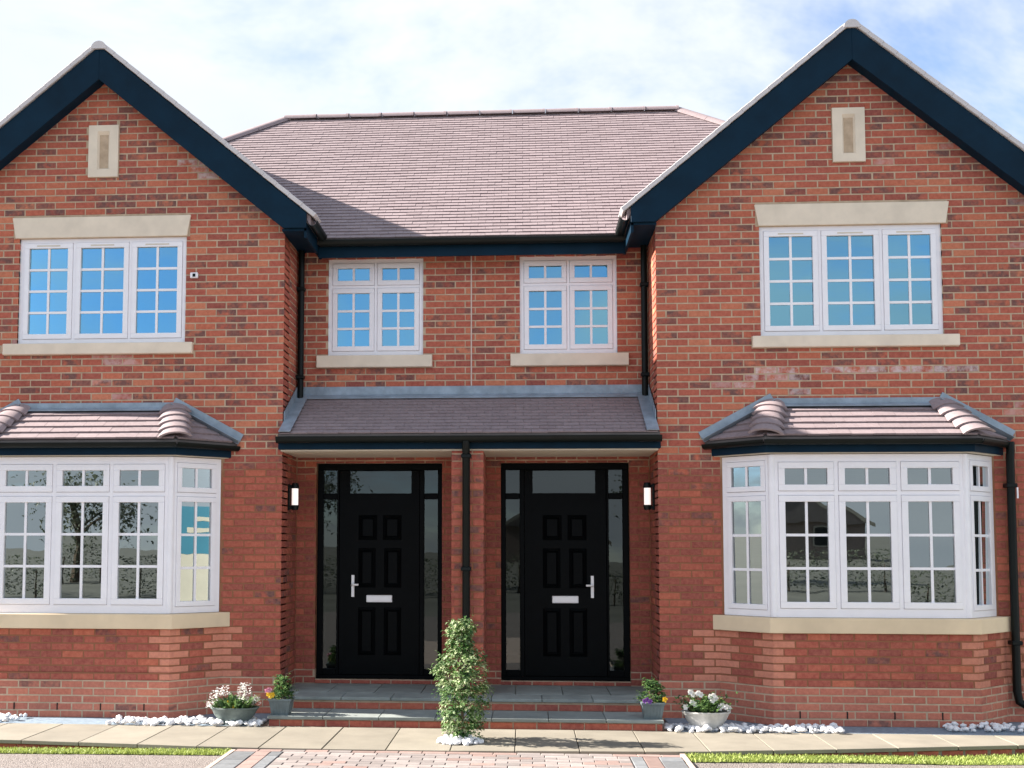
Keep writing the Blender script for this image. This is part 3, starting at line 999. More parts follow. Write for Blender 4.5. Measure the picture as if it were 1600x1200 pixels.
    for (xa, xb) in ((EI, GC), (GC, EO)):
        yb = lambda x: 0.5 + (zt(x) - 5.0) / 0.839
        a, b = (xa, xb)
        pts = [(s * a, -0.15, zt(a)), (s * b, -0.15, zt(b)), (s * b, 0.6 + max(0, (zt(b) - 5.12) / 0.839) , zt(b)), (s * a, 0.6 + max(0, (zt(a) - 5.12) / 0.839), zt(a))]
        roof.prism(pts, (0, 0, -0.10))
    groof = roof.build('gable_roof', 'tile', house)
    groof['tone'] = 0.5
    ca = math.atan(TAN)
    for sg in (-1, 1):                            # both slopes
        # barge board with a level foot
        xe = GC + sg * (GC - 1.70)
        bt, bb = 0.0, 0.365
        foot = 5.085
        xf = GC + sg * ((APEX - bb - foot) / TAN)
        m = MB()
        m.prism([(s * GC, -0.155, APEX), (s * xe, -0.155, zt(xe)), (s * xe, -0.155, foot), (s * xf, -0.155, foot), (s * GC, -0.155, APEX - bb)], (0, -0.028, 0))
        m.build('bargeboard', 'barge', house, bevel=0.003)
        m = MB()                                   # soffit between board and wall
        m.prism([(s * GC, -0.154, APEX - bb + 0.02), (s * xf, -0.154, foot + 0.02), (s * xf, 0.006, foot + 0.02), (s * GC, 0.006, APEX - bb + 0.02)], (0, 0, 0.014))
        m.build('soffit', 'barge', house)
        # verge tiles
        n = 17
        Lv = (GC - 1.64) / math.cos(ca)
        dv = Vector((s * sg * math.cos(ca), 0, -math.sin(ca))); nv = Vector((s * sg * math.sin(ca), 0, math.cos(ca)))
        o0 = Vector((s * GC, -0.205, APEX + 0.004))
        for k in range(n):
            a = o0 + dv * (Lv * k / n + 0.01) + nv * 0.004
            b = o0 + dv * (Lv * (k + 1) / n + 0.02) + nv * 0.008
            m = MB(); m.prism([a, b, b + nv * 0.046, a + nv * 0.046], (0, 0.32, 0))
            o = m.build('verge_tile', 'verge', groof, bevel=0.004); o['tone'] = random.uniform(0.4, 0.95)
    # ridge cap end over the apex
    m = MB()
    prof = [(0.12 * math.cos(R(a)), 0.105 * math.sin(R(a))) for a in range(0, 181, 20)]
    prof += [(-0.095, 0.0), (0.095, 0.0)][::1] if False else [(0.10 * math.cos(R(a)), 0.085 * math.sin(R(a))) for a in range(180, -1, -20)]
    for k in range(7):
        y0 = -0.212 + 0.45 * k
        m2 = MB(); m2.sweep(prof if k else [(0.085 * math.cos(R(a)), 0.085 * math.sin(R(a))) for a in range(0, 181, 15)], (s * GC, y0, APEX - 0.035), (s * GC, y0 + 0.445, APEX - 0.035), (1, 0, 0), (0, 0, 1))
        o = poly_smooth(m2.build('ridge_tile', 'tile' if k else 'verge', groof), 40); o['tone'] = 0.7
    # boxed eaves running back to the recessed wall, with gutter
    m = MB(); m.box(s * 1.702, s * (GI - 0.0), -0.15, D - 0.02, 5.06, 5.085); m.build('soffit', 'barge', house)
    m = MB(); m.box(s * 1.70, s * 1.728, -0.150, D - 0.01, 4.985, 5.225); m.build('fascia', 'barge', house)
    gt = MB()
    pr = [(0.055 * math.cos(R(a)), 0.062 * math.sin(R(a))) for a in range(180, 361, 20)] + [(0.049 * math.cos(R(a)), 0.055 * math.sin(R(a)) + 0.002) for a in range(360, 179, -20)]
    gt.sweep(pr, (s * 1.640, -0.16, 5.165), (s * 1.640, 0.47, 5.165), (1, 0, 0), (0, 0, 1))
    poly_smooth(gt.build('gutter', 'gutter', house), 35)

    # ---- recessed small window and its sill
    rfz = ((0, D, 0), (s, 0), (0, -1))
    w, cells, z0, z1 = window(rfz, *SW, -0.028, [1.085], 4.668, 3, 1)
    fill(w, rfz, cells, z0, z1, -0.028, 4.668, 3, 1)
    m = MB(); m.box(s * 0.438, s * 1.748, D - 0.055, D + 0.055, 3.737, 3.874); m.build('window_sill', 'stone', house, bevel=0.006)

    # ---- downpipe from gable gutter on to the porch roof
    xp, yp = s * 1.915, 0.70
    m = MB()
    m.tube([(xp, yp, 5.06), (xp, yp, 4.5), (xp, yp, 3.30), (xp - s * 0.01, yp - 0.05, 3.25)], 0.036, 12)
    dp = poly_smooth(m.build('downpipe', 'gutter', house), 50)
    for z in (4.62, 3.62):
        m = MB(); m.box(s * 1.87, s * 1.966, yp - 0.045, yp + 0.045, z - 0.02, z + 0.02); m.build('pipe_clip', 'gutter', dp, bevel=0.006)

    # ---- door set
    dfr = ((0, D + 0.09, 0), (s, 0), (0, -1))
    u0, u1, z0, z1 = DR
    m = MB()
    post = [(u0, u0 + 0.055), (0.534, 0.585), (1.506, 1.536) if False else (1.495, 1.520), (u1 - 0.068, u1)]
    m.frame_box(dfr, u0, u1, z1 - 0.075, z1, -0.07, 0.0)
    m.frame_box(dfr, u0, u1, z0, z0 + 0.045, -0.07, 0.012)
    for a, b in post:
        m.frame_box(dfr, a, b, z0 + 0.045, z1 - 0.075, -0.07, 0.0)
    for a, b in ((post[0][1], post[1][0]), (post[2][1], post[3][0])):       # sidelights
        m.frame_box(dfr, a, b, 2.258, 2.325, -0.06, -0.004)
        m.frame_box(dfr, a, b, z0 + 0.045, 0.368, -0.06, -0.004)
    door = m.build('front_door', 'door', house, bevel=0.004)
    def dpane(a, b, c, e, d=-0.03):
        tu, tz = random.uniform(-.01, .01), random.uniform(-.006, .006)
        q = MB()
        Pd = lambda u, z: (s * u, D + 0.09 - d + (u - a) * tu + (z - c) * tz, z)
        q.add([Pd(a, c), Pd(b, c), Pd(b, e), Pd(a, e)], [(0, 1, 2, 3)])
        q.build('pane', 'door_glass', door, fix=False)
    for a, b in ((post[0][1], post[1][0]), (post[2][1], post[3][0])):
        dpane(a, b, 2.325, z1 - 0.075); dpane(a, b, 0.368, 2.258)
    # leaf with raised panels and glazed top
    la, lb, lz0, lz1 = 0.590, 1.490, z0 + 0.05, z1 - 0.08
    m = MB()
    ga, gb, gc, gd = 0.680, 1.375, 2.325, 2.578
    m.frame_box(dfr, la, lb, lz0, gc, -0.055, -0.012)
    m.frame_box(dfr, la, lb, gd, lz1, -0.055, -0.012)
    m.frame_box(dfr, la, ga, gc, gd, -0.055, -0.012)
    m.frame_box(dfr, gb, lb, gc, gd, -0.055, -0.012)
    m.build('door_leaf', 'door', door)
    dpane(ga, gb, gc, gd, -0.032)
    for (a, b, c, e) in ((0.79, 1.00, 1.80, 2.08), (1.065, 1.275, 1.80, 2.08), (0.79, 0.985, 1.27, 1.71), (1.08, 1.275, 1.27, 1.71),
                         (0.79, 0.985, 0.52, 1.05), (1.08, 1.275, 0.52, 1.05)):
        q = MB()
        d0, d1 = -0.012, 0.004
        k = 0.03
        O4 = [(a, c), (b, c), (b, e), (a, e)]; I4 = [(a + k, c + k), (b - k, c + k), (b - k, e - k), (a + k, e - k)]
        yy = lambda d: D + 0.09 - d
        q.add([(s * u, yy(d0 + 0.001), z) for u, z in O4] + [(s * u, yy(d1 + 0.006), z) for u, z in I4] +
              [(s * (u + (k * .6 if u < (a + b) / 2 else -k * .6)), yy(d0 + 0.004), z + (k * .6 if z < (c + e) / 2 else -k * .6)) for u, z in I4],
              [(0, 1, 5, 4), (1, 2, 6, 5), (2, 3, 7, 6), (3, 0, 4, 7), (4, 5, 9, 8), (5, 6, 10, 9), (6, 7, 11, 10), (7, 4, 8, 11), (8, 9, 10, 11)])
        q.build('door_panel', 'door', door)
    # letter plate, handle
    m = MB(); m.frame_box(dfr, 0.890, 1.182, 1.105, 1.186, -0.012, 0.006); lp = m.build('letter_plate', 'chrome', door, bevel=0.006)
    m = MB(); m.frame_box(dfr, 0.915, 1.157, 1.122, 1.170, 0.0065, 0.010); m.build('flap', 'chrome', lp)
    m = MB()
    m.frame_box(dfr, 1.318, 1.350, 1.165, 1.408, -0.012, 0.004)
    m.tube([(s * 1.334, D + 0.09 + 0.0, 1.302), (s * 1.334, D + 0.03, 1.302), (s * 1.325, D + 0.022, 1.302), (s * 1.262, D + 0.022, 1.302)], 0.012, 10)
    m.build('handle', 'chrome', door)
    # brick strip under the threshold
    m = MB(); m.box(s * u0, s * u1, D + 0.02, D + 0.25, 0.18, z0); m.build('threshold', 'mortar', house)
    brick_wall(house, ((0, D, 0), (s, 0), (0, -1)), u0, u1, 0.214, 0.257, [], None, 0.0, -0.01, lambda *a: dict(dark=0.0), zbase=0.19)
    # door reveals need lining
    # ---- rooms behind the glass
    def room(x0, x1, y0, y1, zz0, zz1):
        q = MB()
        P = [(s * x0, y0, zz0), (s * x1, y0, zz0), (s * x1, y1, zz0), (s * x0, y1, zz0)]
        T = [(a, b, zz1) for a, b, _ in P]
        q.add(P + T, [(0, 1, 2, 3), (7, 6, 5, 4), (1, 5, 6, 2), (2, 6, 7, 3), (3, 7, 4, 0)])
        return q.build('room', 'plaster', house, fix=False)
    room(2.30, 5.65, 0.302, 4.2, 0.25, 2.70)
    room(2.30, 5.65, 0.302, 4.2, 2.95, 5.09)
    room(0.05, 2.25, D + 0.303, 4.5, 0.22, 2.72)
    room(0.05, 2.25, D + 0.303, 4.5, 2.95, 5.02)

# recessed middle wall
mf = ((0, D, 0), (1, 0), (0, -1))
sym = lambda h: [h, (-h[1], -h[0], h[2], h[3])]
mh = sym(SW) + sym((DR[0], DR[1], 0.0, DR[3]))
mw_ = wall_core('recessed_wall', mf, (-2.2, 2.2), (-0.19, 5.10), mh, -0.30, -0.004, house)
mcut = sym((SW[0], SW[1], SW[2], SW[3])) + sym((0.438, 1.748, 3.733, 3.876)) + sym((DR[0], DR[1], 0.0, DR[3])) + [(-0.008, 0.008, 2.8, 5.1)]
brick_wall(mw_, mf, -GI + 0.004, GI - 0.004, 0.20, 5.08, mcut, None, 0.05, 0.0, lambda u, z, n, a, b: dict(darkness=0.22 if z > 2.8 else 0.06, mean=0.5 if z > 2.8 else 0.12))  # bricks round the doors toned down to carry the porch shade
m = MB(); m.box(-0.007, 0.007, D - 0.004, D + 0.006, 3.40, 5.06); m.build('movement_joint', 'sealant', house)

# small white sensor on the left gable
m = MB(); m.box(-2.985, -2.90, -0.03, 0.0, 4.60, 4.66); sn = m.build('wall_sensor', 'upvc', house, bevel=0.006)
m = MB(); m.box(-2.955, -2.925, -0.036, -0.031, 4.612, 4.645); m.build('lens', 'gutter', sn)

# ---- main roof
Y0, Z0, RY, RZ = 0.50, 5.135, 3.43, 7.60
RX = 2.68
V = [(-6.28, Y0, Z0), (6.28, Y0, Z0), (RX, RY, RZ), (-RX, RY, RZ), (6.28, 2 * RY - Y0, Z0), (-6.28, 2 * RY - Y0, Z0)]
m = MB(); m.add(V + [(x, y, z - 0.06) for x, y, z in V[:2] + V[4:]], [(0, 1, 2, 3), (1, 4, 2), (4, 5, 3, 2), (5, 0, 3), (0, 6, 7, 1), (1, 7, 8, 4), (4, 8, 9, 5), (5, 9, 6, 0)])
mroof = m.build('main_roof', 'far_roof', house)
run = Vector((0, RY - Y0, RZ - Z0)); LS = run.length
hw = lambda v: 6.28 - (6.28 - RX) * v / LS
def gable_valley(v):
    """half width at which the cross gable covers the main slope"""
    z = Z0 + (RZ - Z0) * v / LS
    return hw(v) if z > APEX - 0.02 else min(hw(v), GC - (APEX - z) / TAN + 0.25)
tile_field(mroof, (0, Y0, Z0), (1, 0, 0), run.normalized(), LS, lambda v: -gable_valley(v), gable_valley, gauge=0.082, width=0.166)
pr = [(0.105 * math.cos(R(a)), 0.075 * math.sin(R(a))) for a in range(0, 181, 20)] + [(0.09 * math.cos(R(a)), 0.06 * math.sin(R(a))) for a in range(180, -1, -20)]
nr = 12
for k in range(nr):
    a = -RX + 2 * RX * k / nr
    b = -RX + 2 * RX * (k + 1) / nr - 0.008
    m = MB(); m.sweep(pr, (a, RY, RZ - 0.02), (b, RY, RZ - 0.02 + random.uniform(-.003, .003)), (0, 1, 0), (0, 0, 1))
    m.sweep([(p * 1.06, q * 1.07) for p, q in pr], (b - 0.035, RY, RZ - 0.02), (b, RY, RZ - 0.02), (0, 1, 0), (0, 0, 1))
    o = poly_smooth(m.build('ridge_tile', 'tile', mroof), 40); o['tone'] = random.uniform(0.35, 0.7)
for s in (-1, 1):
    e, t = Vector((s * 6.28, Y0, Z0)), Vector((s * RX, RY, RZ))
    h = (t - e).normalized(); Lh = (t - e).length
    nv = (Vector((0, 0, 1)) - h * h.z).normalized(); sv = h.cross(nv)
    n = 10
    for k in range(4, n):
        m = MB(); m.sweep(pr, e + h * (Lh * k / n) - nv * 0.03, e + h * (Lh * (k + 1) / n - 0.006) - nv * 0.03, sv, nv)
        o = poly_smooth(m.build('hip_tile', 'tile', mroof), 40); o['tone'] = random.uniform(0.4, 0.8)
# eaves: fascia, soffit, gutter
m = MB(); m.box(-1.70, 1.70, 0.57, 0.595, 4.945, 5.12); m.build('fascia', 'barge', house)
m = MB(); m.box(-1.70, 1.70, 0.596, D - 0.01, 4.998, 5.012); m.build('soffit', 'barge', house)
gp = [(0.058 * math.cos(R(a)), 0.066 * math.sin(R(a))) for a in range(180, 361, 15)] + [(0.051 * math.cos(R(a)), 0.058 * math.sin(R(a)) + 0.002) for a in range(360, 179, -15)]
m = MB(); m.sweep(gp, (-1.68, 0.510, 5.118), (1.68, 0.510, 5.118), (0, 1, 0), (0, 0, 1)); poly_smooth(m.build('gutter', 'gutter', house), 35)

# ---- porch: roof, fascia, gutter, soffit, pier
PY0, PZ0, PY1, PZ1 = -0.25, 2.885, D, 3.40
V = [(-GI, PY0, PZ0), (GI, PY0, PZ0), (GI, PY1, PZ1), (-GI, PY1, PZ1)]
m = MB(); m.prism(V, (0, 0, -0.05)); proof = m.build('porch_roof', 'far_roof', house)
run = Vector((0, PY1 - PY0, PZ1 - PZ0)); Lp = run.length; Sp = run.normalized()
tile_field(proof, (0, PY0, PZ0), (1, 0, 0), Sp, Lp - 0.03, lambda v: -GI + 0.02, lambda v: GI - 0.02, gauge=0.098, width=0.166)
m = MB(); m.box(-GI + 0.01, GI - 0.01, D - 0.016, D - 0.003, 3.40, 3.522)
m.prism([(-GI + 0.01, D - 0.0165, 3.425), (GI - 0.01, D - 0.0165, 3.425), (GI - 0.01, D - 0.12, 3.375), (-GI + 0.01, D - 0.12, 3.375)], (0, 0, 0.008))
m.build('lead_flashing', 'lead', proof)
Np = Vector((0, -Sp.z, Sp.y))
for s in (-1, 1):
    a = Vector((s * 1.955, PY0 - 0.01, PZ0)) + Np * 0.03
    b = Vector((s * 1.955, D - 0.02, PZ1)) + Np * 0.03
    m = MB(); m.prism([a, b, b + Vector((-s * 0.125, 0, 0)), a + Vector((-s * 0.125, 0, 0))], Np * 0.007)
    m.prism([a + Vector((0, 0.26, 0.125)) + Vector((-s * 0.004, 0, -0.02)), b + Vector((-s * 0.004, 0, 0)), b + Vector((-s * 0.004, 0, 0.13)), a + Vector((-s * 0.004, 0.26, 0.235))], (-s * 0.006, 0, 0))
    m.build('lead_flashing', 'lead', proof)
m = MB(); m.box(-GI - 0.012, GI + 0.012, -0.155, -0.13, 2.738, 2.87); m.build('fascia', 'barge', house)
m = MB(); m.box(-GI - 0.02, GI + 0.02, -0.13, -0.004, 2.742, 2.86); m.build('porch_beam', 'barge', house)
m = MB(); m.box(-GI + 0.005, GI - 0.005, -0.12, D - 0.004, SZ, SZ + 0.014); m.build('soffit', 'soffit', house)
m = MB(); m.sweep(gp, (-GI - 0.02, -0.222, 2.862), (GI + 0.02, -0.222, 2.862), (0, 1, 0), (0, 0, 1)); pg = poly_smooth(m.build('gutter', 'gutter', house), 35)
# brick pier between the doors
m = MB(); m.box(-0.162, 0.162, -0.096, D - 0.01, -0.1, SZ - 0.003); pier = m.build('porch_pier', 'mortar', house)
pl = lambda u, z, n, a, b: dict(dark=0.9 if (n % 5 in (0, 2) and random.random() < .75) else 0.0)
brick_wall(pier, ((-0.166, -0.10, 0), (1, 0), (0, -1)), 0.0, 0.332, 0.0, SZ - 0.003, [], None, 0.0, 0.0, pl)
for s in (-1, 1):
    brick_wall(pier, ((s * 0.166, -0.10, 0), (0, 1), (s, 0)), 0.0, D + 0.09, 0.0, SZ - 0.003, [], None, 0.11, 0.0, lambda *a: dict(darkness=0.08))
m = MB(); m.tube([(-0.01, -0.222, 2.81), (-0.01, -0.222, 2.74), (-0.01, -0.165, 2.68), (-0.01, -0.165, 0.10)], 0.040, 14)
dp = poly_smooth(m.build('downpipe', 'gutter', house), 50)
for z in (2.66, 1.5, 0.55):
    m = MB(); m.box(-0.062, 0.042, -0.212, -0.102, z - 0.022, z + 0.022); m.build('pipe_clip', 'gutter', dp, bevel=0.008)
# downpipe at the right-hand bay
m = MB(); m.tube([(5.47, -0.09, 2.79), (5.47, -0.09, 2.70), (5.47, -0.075, 2.62), (5.465, -0.075, 0.30), (5.48, -0.085, 0.20), (5.53, -0.12, 0.17)], 0.040, 14)
dp = poly_smooth(m.build('downpipe', 'gutter', house), 50)
for z in (2.35, 0.78):
    m = MB(); m.box(5.415, 5.52, -0.12, -0.002, z - 0.022, z + 0.022); m.build('pipe_clip', 'gutter', dp, bevel=0.008)
m = MB(); m.box(5.508, 5.522, -0.122, -0.11, 2.22, 2.33); m.build('pipe_label', 'upvc', dp)

# ------------------------------------------------------------------ steps
steps = empty('entrance_steps', (0, -0.4, 0), 'two broad brick steps with grey slab treads below both black doors', 'steps')
def sp(mb, name, mat, **k):
    o = mb.build(name, mat, None, **k)
    o.parent = steps
    o.matrix_parent_inverse = Matrix.Translation((0, 0.4, 0))
    return o
sc = MB(); sc.box(-1.87, 1.87, -0.892, -0.30, -0.05, 0.064); sc.box(-1.735, 1.735, -0.358, -0.002, 0.0, 0.182); sc.box(-1.955, 1.955, -0.002, 0.86, 0.0, 0.182)
core = sp(sc, 'step_core', 'mortar')
def slab_row(x0, x1, y0, y1, z0, z1, w):
    n = max(1, round((x1 - x0) / w))
    for i in range(n):
        a, b = x0 + (x1 - x0) * i / n, x0 + (x1 - x0) * (i + 1) / n
        m = MB(); m.box(a + .003, b - .003, y0 + .002, y1 - .002, z0, z1 + random.uniform(-.001, .001))
        o = sp(m, 'tread_slab', 'step_slab', bevel=0.004); o['tone'] = random.random()
slab_row(-1.895, 1.895, -0.920, -0.362, 0.066, 0.097, 0.54)
slab_row(-1.765, 1.765, -0.386, 0.0, 0.184, 0.2145, 0.50)
slab_row(-1.955, 1.955, 0.0, 0.81, 0.184, 0.2145, 0.52)
for (xe, yf, z0, z1) in ((1.88, -0.900, -0.004, 0.063), (1.745, -0.366, 0.099, 0.181)):
    brick_wall(core, ((0, yf, 0), (1, 0), (0, -1)), -xe, xe, z0, z1, [], None, 0.03, 0.0, lambda *a: dict(dark=0.0), zbase=z0)
    for s in (-1, 1):
        brick_wall(core, ((s * xe, yf, 0), (0, 1), (s, 0)), 0.004, 0.40, z0, z1, [], None, 0.03, 0.0, lambda *a: dict(dark=0.0), zbase=z0)

# ------------------------------------------------------------------ wall lamps on the porch returns
for s in (-1, 1):
    y = 0.33
    o = empty('wall_lamp', (s * (GI - 0.0), y, 2.24), 'black cylinder wall lamp with white diffuser beside the %s door' % ('left' if s < 0 else 'right'), 'wall lamp', 'porch wall lamps')
    def lp(mb, name, mat):
        q = mb.build(name, mat, None); q.parent = o
        q.matrix_parent_inverse = Matrix.Translation((-s * GI, -y, -2.24))
        return poly_smooth(q, 40)
    x = s * (GI - 0.075)
    m = MB(); m.box(s * (GI - 0.004), s * (GI - 0.022), y - 0.035, y + 0.035, 2.12, 2.40); lp(m, 'back_plate', 'gutter')
    m = MB(); m.tube([(x, y, 2.353), (x, y, 2.372), (x, y, 2.41)], [0.044, 0.044, 0.034], 16); m.box(s * (GI - 0.02), s * (GI - 0.06), y - 0.02, y + 0.02, 2.36, 2.39); lp(m, 'cap', 'gutter')
    m = MB(); m.tube([(x, y, 2.12), (x, y, 2.16), (x, y, 2.172)], [0.034, 0.044, 0.044], 16)
    m.box(s * (GI - 0.02), s * (GI - 0.06), y - 0.02, y + 0.02, 2.13, 2.16); lp(m, 'base', 'gutter')
    m = MB(); m.tube([(x, y, 2.173), (x, y, 2.352)], 0.035, 16); lp(m, 'diffuser', 'lamp')

# ------------------------------------------------------------------ pebbles
ico = bmesh.new(); bmesh.ops.create_icosphere(ico, subdivisions=1, radius=1.0)
IV = [v.co.copy() for v in ico.verts]; IF = [tuple(v.index for v in f.verts) for f in ico.faces]; ico.free()
def pebbles(spots, label):
    m = MB()
    for (x, y, z, r) in spots:
        rot = Matrix.Rotation(random.uniform(0, 6.28), 3, 'Z') @ Matrix.Rotation(random.uniform(-.4, .4), 3, 'X')
        sx, sy, sz = r * random.uniform(.85, 1.3), r * random.uniform(.75, 1.1), r * random.uniform(.55, .8)
        m.add([tuple(rot @ Vector((v.x * sx * random.uniform(.88, 1.1), v.y * sy * random.uniform(.88, 1.1), v.z * sz)) + Vector((x, y, z))) for v in IV], IF)
    o = m.build('white_pebbles', 'pebble', None, fix=False)
    me = o.data; me.polygons.foreach_set('use_smooth', [True] * len(me.polygons))
    return tag(o, label, 'pebbles', kind='stuff')
def strip(xa, xb, ya, yb, n, heap=0.0):
    out = []
    for i in range(n):
        t = random.random()
        r = random.uniform(0.020, 0.036)
        out.append((xa + (xb - xa) * t, ya + (yb - ya) * random.random() , -0.006 + r * 0.5 + random.random() * heap, r))
    return out
pebbles(strip(-3.45, -1.96, -1.00, -0.66, 230, 0.03), 'white pebbles along the wall foot under the left oval planter')
pebbles(strip(-5.6, -4.43, -0.93, -0.55, 120, 0.03), 'white pebbles at the far left foot of the bay')
pebbles(strip(1.93, 3.55, -1.02, -0.66, 240, 0.03), 'white pebbles along the wall foot under the right bowl planter')
pebbles(strip(4.55, 6.4, -0.78, -0.40, 180, 0.03), 'white pebbles at the far right foot of the wall')
hp = []
for i in range(150):
    a, q = random.uniform(0, 6.28), math.sqrt(random.random())
    hp.append((0.01 + 0.20 * q * math.cos(a), -1.72 + 0.17 * q * math.sin(a), 0.01 + 0.09 * (1 - q) * random.random(), random.uniform(0.018, 0.032)))
pebbles(hp, 'small heap of white pebbles round the foot of the shrub')

# ------------------------------------------------------------------ plants
def leaves(name, mat, parent, pts, size, droop=0.3, cup=0.25):
    """leaf-shaped two-quad faces; pts = [(x,y,z, outward vector, tone)]"""
    V, Fc, T = [], [], []
    for (p, d, t) in pts:
        d = Vector(d) + Vector((random.uniform(-.6, .6), random.uniform(-.6, .6), random.uniform(-.5, .5)))
        d.normalize()
        sd = d.cross(Vector((random.uniform(-.4, .4), random.uniform(-.4, .4), 1)))
        if sd.length < 0.1: sd = Vector((1, 0, 0))
        sd.normalize(); nn = sd.cross(d)
        L = size * random.uniform(0.65, 1.25); W = L * random.uniform(0.28, 0.42)
        p = Vector(p)
        a = p; m1 = p + d * (L * .5) + nn * (L * cup * .3); tip = p + d * L - Vector((0, 0, L * droop))
        k = len(V)
        V += [a, m1 + sd * W + nn * L * cup * .3, tip, m1 - sd * W + nn * L * cup * .3, m1]
        Fc += [(k, k + 1, k + 4, k + 4), (k, k + 4, k + 3, k + 3), (k + 4, k + 1, k + 2, k + 2), (k + 4, k + 2, k + 3, k + 3)]
        T.append(t)
    me = bpy.data.meshes.new(name)
    F3 = [tuple(dict.fromkeys(f)) for f in Fc]
    me.from_pydata([tuple(v) for v in V], [], F3)
    at = me.attributes.new('tone', 'FLOAT', 'FACE')
    at.data.foreach_set('value', np.repeat(np.asarray(T, dtype=np.float32), 4))
    me.materials.append(MAT[mat])
    o = bpy.data.objects.new(name, me)
    link(o)
    if parent:
        o.parent = parent
        o.matrix_parent_inverse = Matrix.Translation(-parent.location)
    return o

def child(mb, name, mat, parent, **k):
    o = mb.build(name, mat, None, **k)
    o.parent = parent
    o.matrix_parent_inverse = Matrix.Translation(-parent.location)
    return o

# climbing shrub in front of the pier
SX, SY = 0.02, -1.62
shrub = empty('variegated_shrub', (SX, SY, 0), 'tall slim variegated green shrub standing between the two doors', 'shrub')
m = MB()
m.tube([(SX, SY, 0.0), (SX + .01, SY, 0.3), (SX - .01, SY + .01, 0.65), (SX + .005, SY, 0.98)], [0.016, 0.014, 0.010, 0.005], 8)
for k in range(26):
    z = 0.08 + 0.032 * k; a = k * 2.4
    rr = 0.20 * (1 - 0.55 * z)
    m.tube([(SX, SY, z), (SX + rr * .6 * math.cos(a), SY + rr * .6 * math.sin(a), z + 0.06), (SX + rr * math.cos(a), SY + rr * math.sin(a), z + 0.09)], [0.006, 0.004, 0.002], 6)
child(m, 'stem', 'bark', shrub)
prof_z = [0.04, 0.12, 0.25, 0.40, 0.55, 0.66, 0.74, 0.80, 0.90, 0.98, 1.05, 1.09]
prof_r = [0.12, 0.15, 0.18, 0.205, 0.215, 0.195, 0.15, 0.09, 0.105, 0.10, 0.07, 0.02]
pts, pts2 = [], []
clumps = []
for i in range(250):
    z = random.uniform(0.04, 1.06)
    r0 = float(np.interp(z, prof_z, prof_r)); a = random.uniform(0, 6.28)
    q = random.uniform(0.45, 1.15)
    clumps.append((SX + r0 * q * math.cos(a), SY + r0 * q * math.sin(a), z, a, random.gauss(0, .24)))
for (cx, cy, cz, a, tn) in clumps:
    for k in range(random.randint(12, 30)):
        p = (cx + random.gauss(0, .022), cy + random.gauss(0, .022), cz + random.gauss(0, .022))
        d = (math.cos(a), math.sin(a), random.uniform(-.3, .5))
        t = min(1, max(0, random.betavariate(1.1, 2.3) + tn))
        (pts if random.random() < 0.6 else pts2).append((p, d, t))
for k in range(16):                               # a few loose sprigs
    a, z = random.uniform(0, 6.28), random.uniform(0.1, 1.0)
    r0 = float(np.interp(z, prof_z, prof_r)) * random.uniform(1.1, 1.4)
    for j in range(6):
        pts.append(((SX + r0 * math.cos(a) * (0.8 + .05 * j), SY + r0 * math.sin(a) * (0.8 + .05 * j), z + .008 * j), (math.cos(a), math.sin(a), .2), random.random()))
leaves('foliage', 'leaf_pale', shrub, pts, 0.036)
leaves('foliage', 'leaf', shrub, pts2, 0.038)

def bowl_planter(name, cx, cy, w, h, mat, label, group):
    o = empty(name, (cx, cy, -0.006), label, 'planter', group)
    m = MB(); seg = 28
    rings = [(0.50, 0.00), (0.52, 0.03), (0.50, 0.05), (0.62, 0.22), (0.82, 0.55), (0.93, 0.86), (1.0, 0.93), (1.0, 1.0), (0.90, 1.0), (0.84, 0.85), (0.70, 0.82)]
    vs, fs = [], []
    for (r, z) in rings:
        for k in range(seg):
            a = 2 * math.pi * k / seg
            ex = 1 + 0.03 * math.cos(2 * a)
            vs.append((cx + w / 2 * r * ex * math.cos(a), cy + w * 0.36 * r * math.sin(a), -0.006 + h * z))
    for i in range(len(rings) - 1):
        for k in range(seg):
            k2 = (k + 1) % seg
            fs.append((i * seg + k, i * seg + k2, (i + 1) * seg + k2, (i + 1) * seg + k))
    fs.append(tuple(range(seg))[::-1])
    m.add(vs, fs)
    poly_smooth(child(m, 'bowl', mat, o), 40)
    m = MB(); n = 20
    m.add([(cx + w / 2 * 0.86 * math.cos(6.283 * k / n), cy + w * 0.36 * .86 * math.sin(6.283 * k / n), h * 0.86) for k in range(n)], [tuple(range(n))])
    child(m, 'soil', 'soil', o, fix=False)
    return o

def flower_head(p, r, parent, mat, name='flower', petals=6, layers=2):
    pts = []
    m = MB(); p = Vector(p)
    for ly in range(layers):
        for k in range(petals):
            a = 6.283 * (k + .5 * ly) / petals + random.uniform(-.2, .2)
            rr = r * (1 - .35 * ly)
            d = Vector((math.cos(a), -0.55 + random.uniform(-.3, .3), math.sin(a))).normalized()
            sd = d.cross(Vector((0, 1, 0))).normalized()
            c = p + d * rr * .55
            m.add([p, c + sd * rr * .38, p + d * rr, c - sd * rr * .38], [(0, 1, 2, 3)])
    o = child(m, name, mat, parent, fix=False)
    o['tone'] = random.random()
    return o

def spike(p, h, r, parent, mat):
    m = MB(); p = Vector(p)
    for i in range(70):
        z = random.random(); a = random.uniform(0, 6.28)
        rr = r * (1 - .45 * z) * random.uniform(.6, 1)
        c = p + Vector((rr * math.cos(a), rr * math.sin(a), h * z))
        d = Vector((math.cos(a), math.sin(a), random.uniform(-.2, .6))).normalized()
        sd = d.cross(Vector((0, 0, 1))).normalized(); q = r * .55
        m.add([c, c + d * q * .6 + sd * q * .4, c + d * q, c + d * q * .6 - sd * q * .4], [(0, 1, 2, 3)])
    o = child(m, 'flower', mat, parent, fix=False); o['tone'] = random.random()
    return o

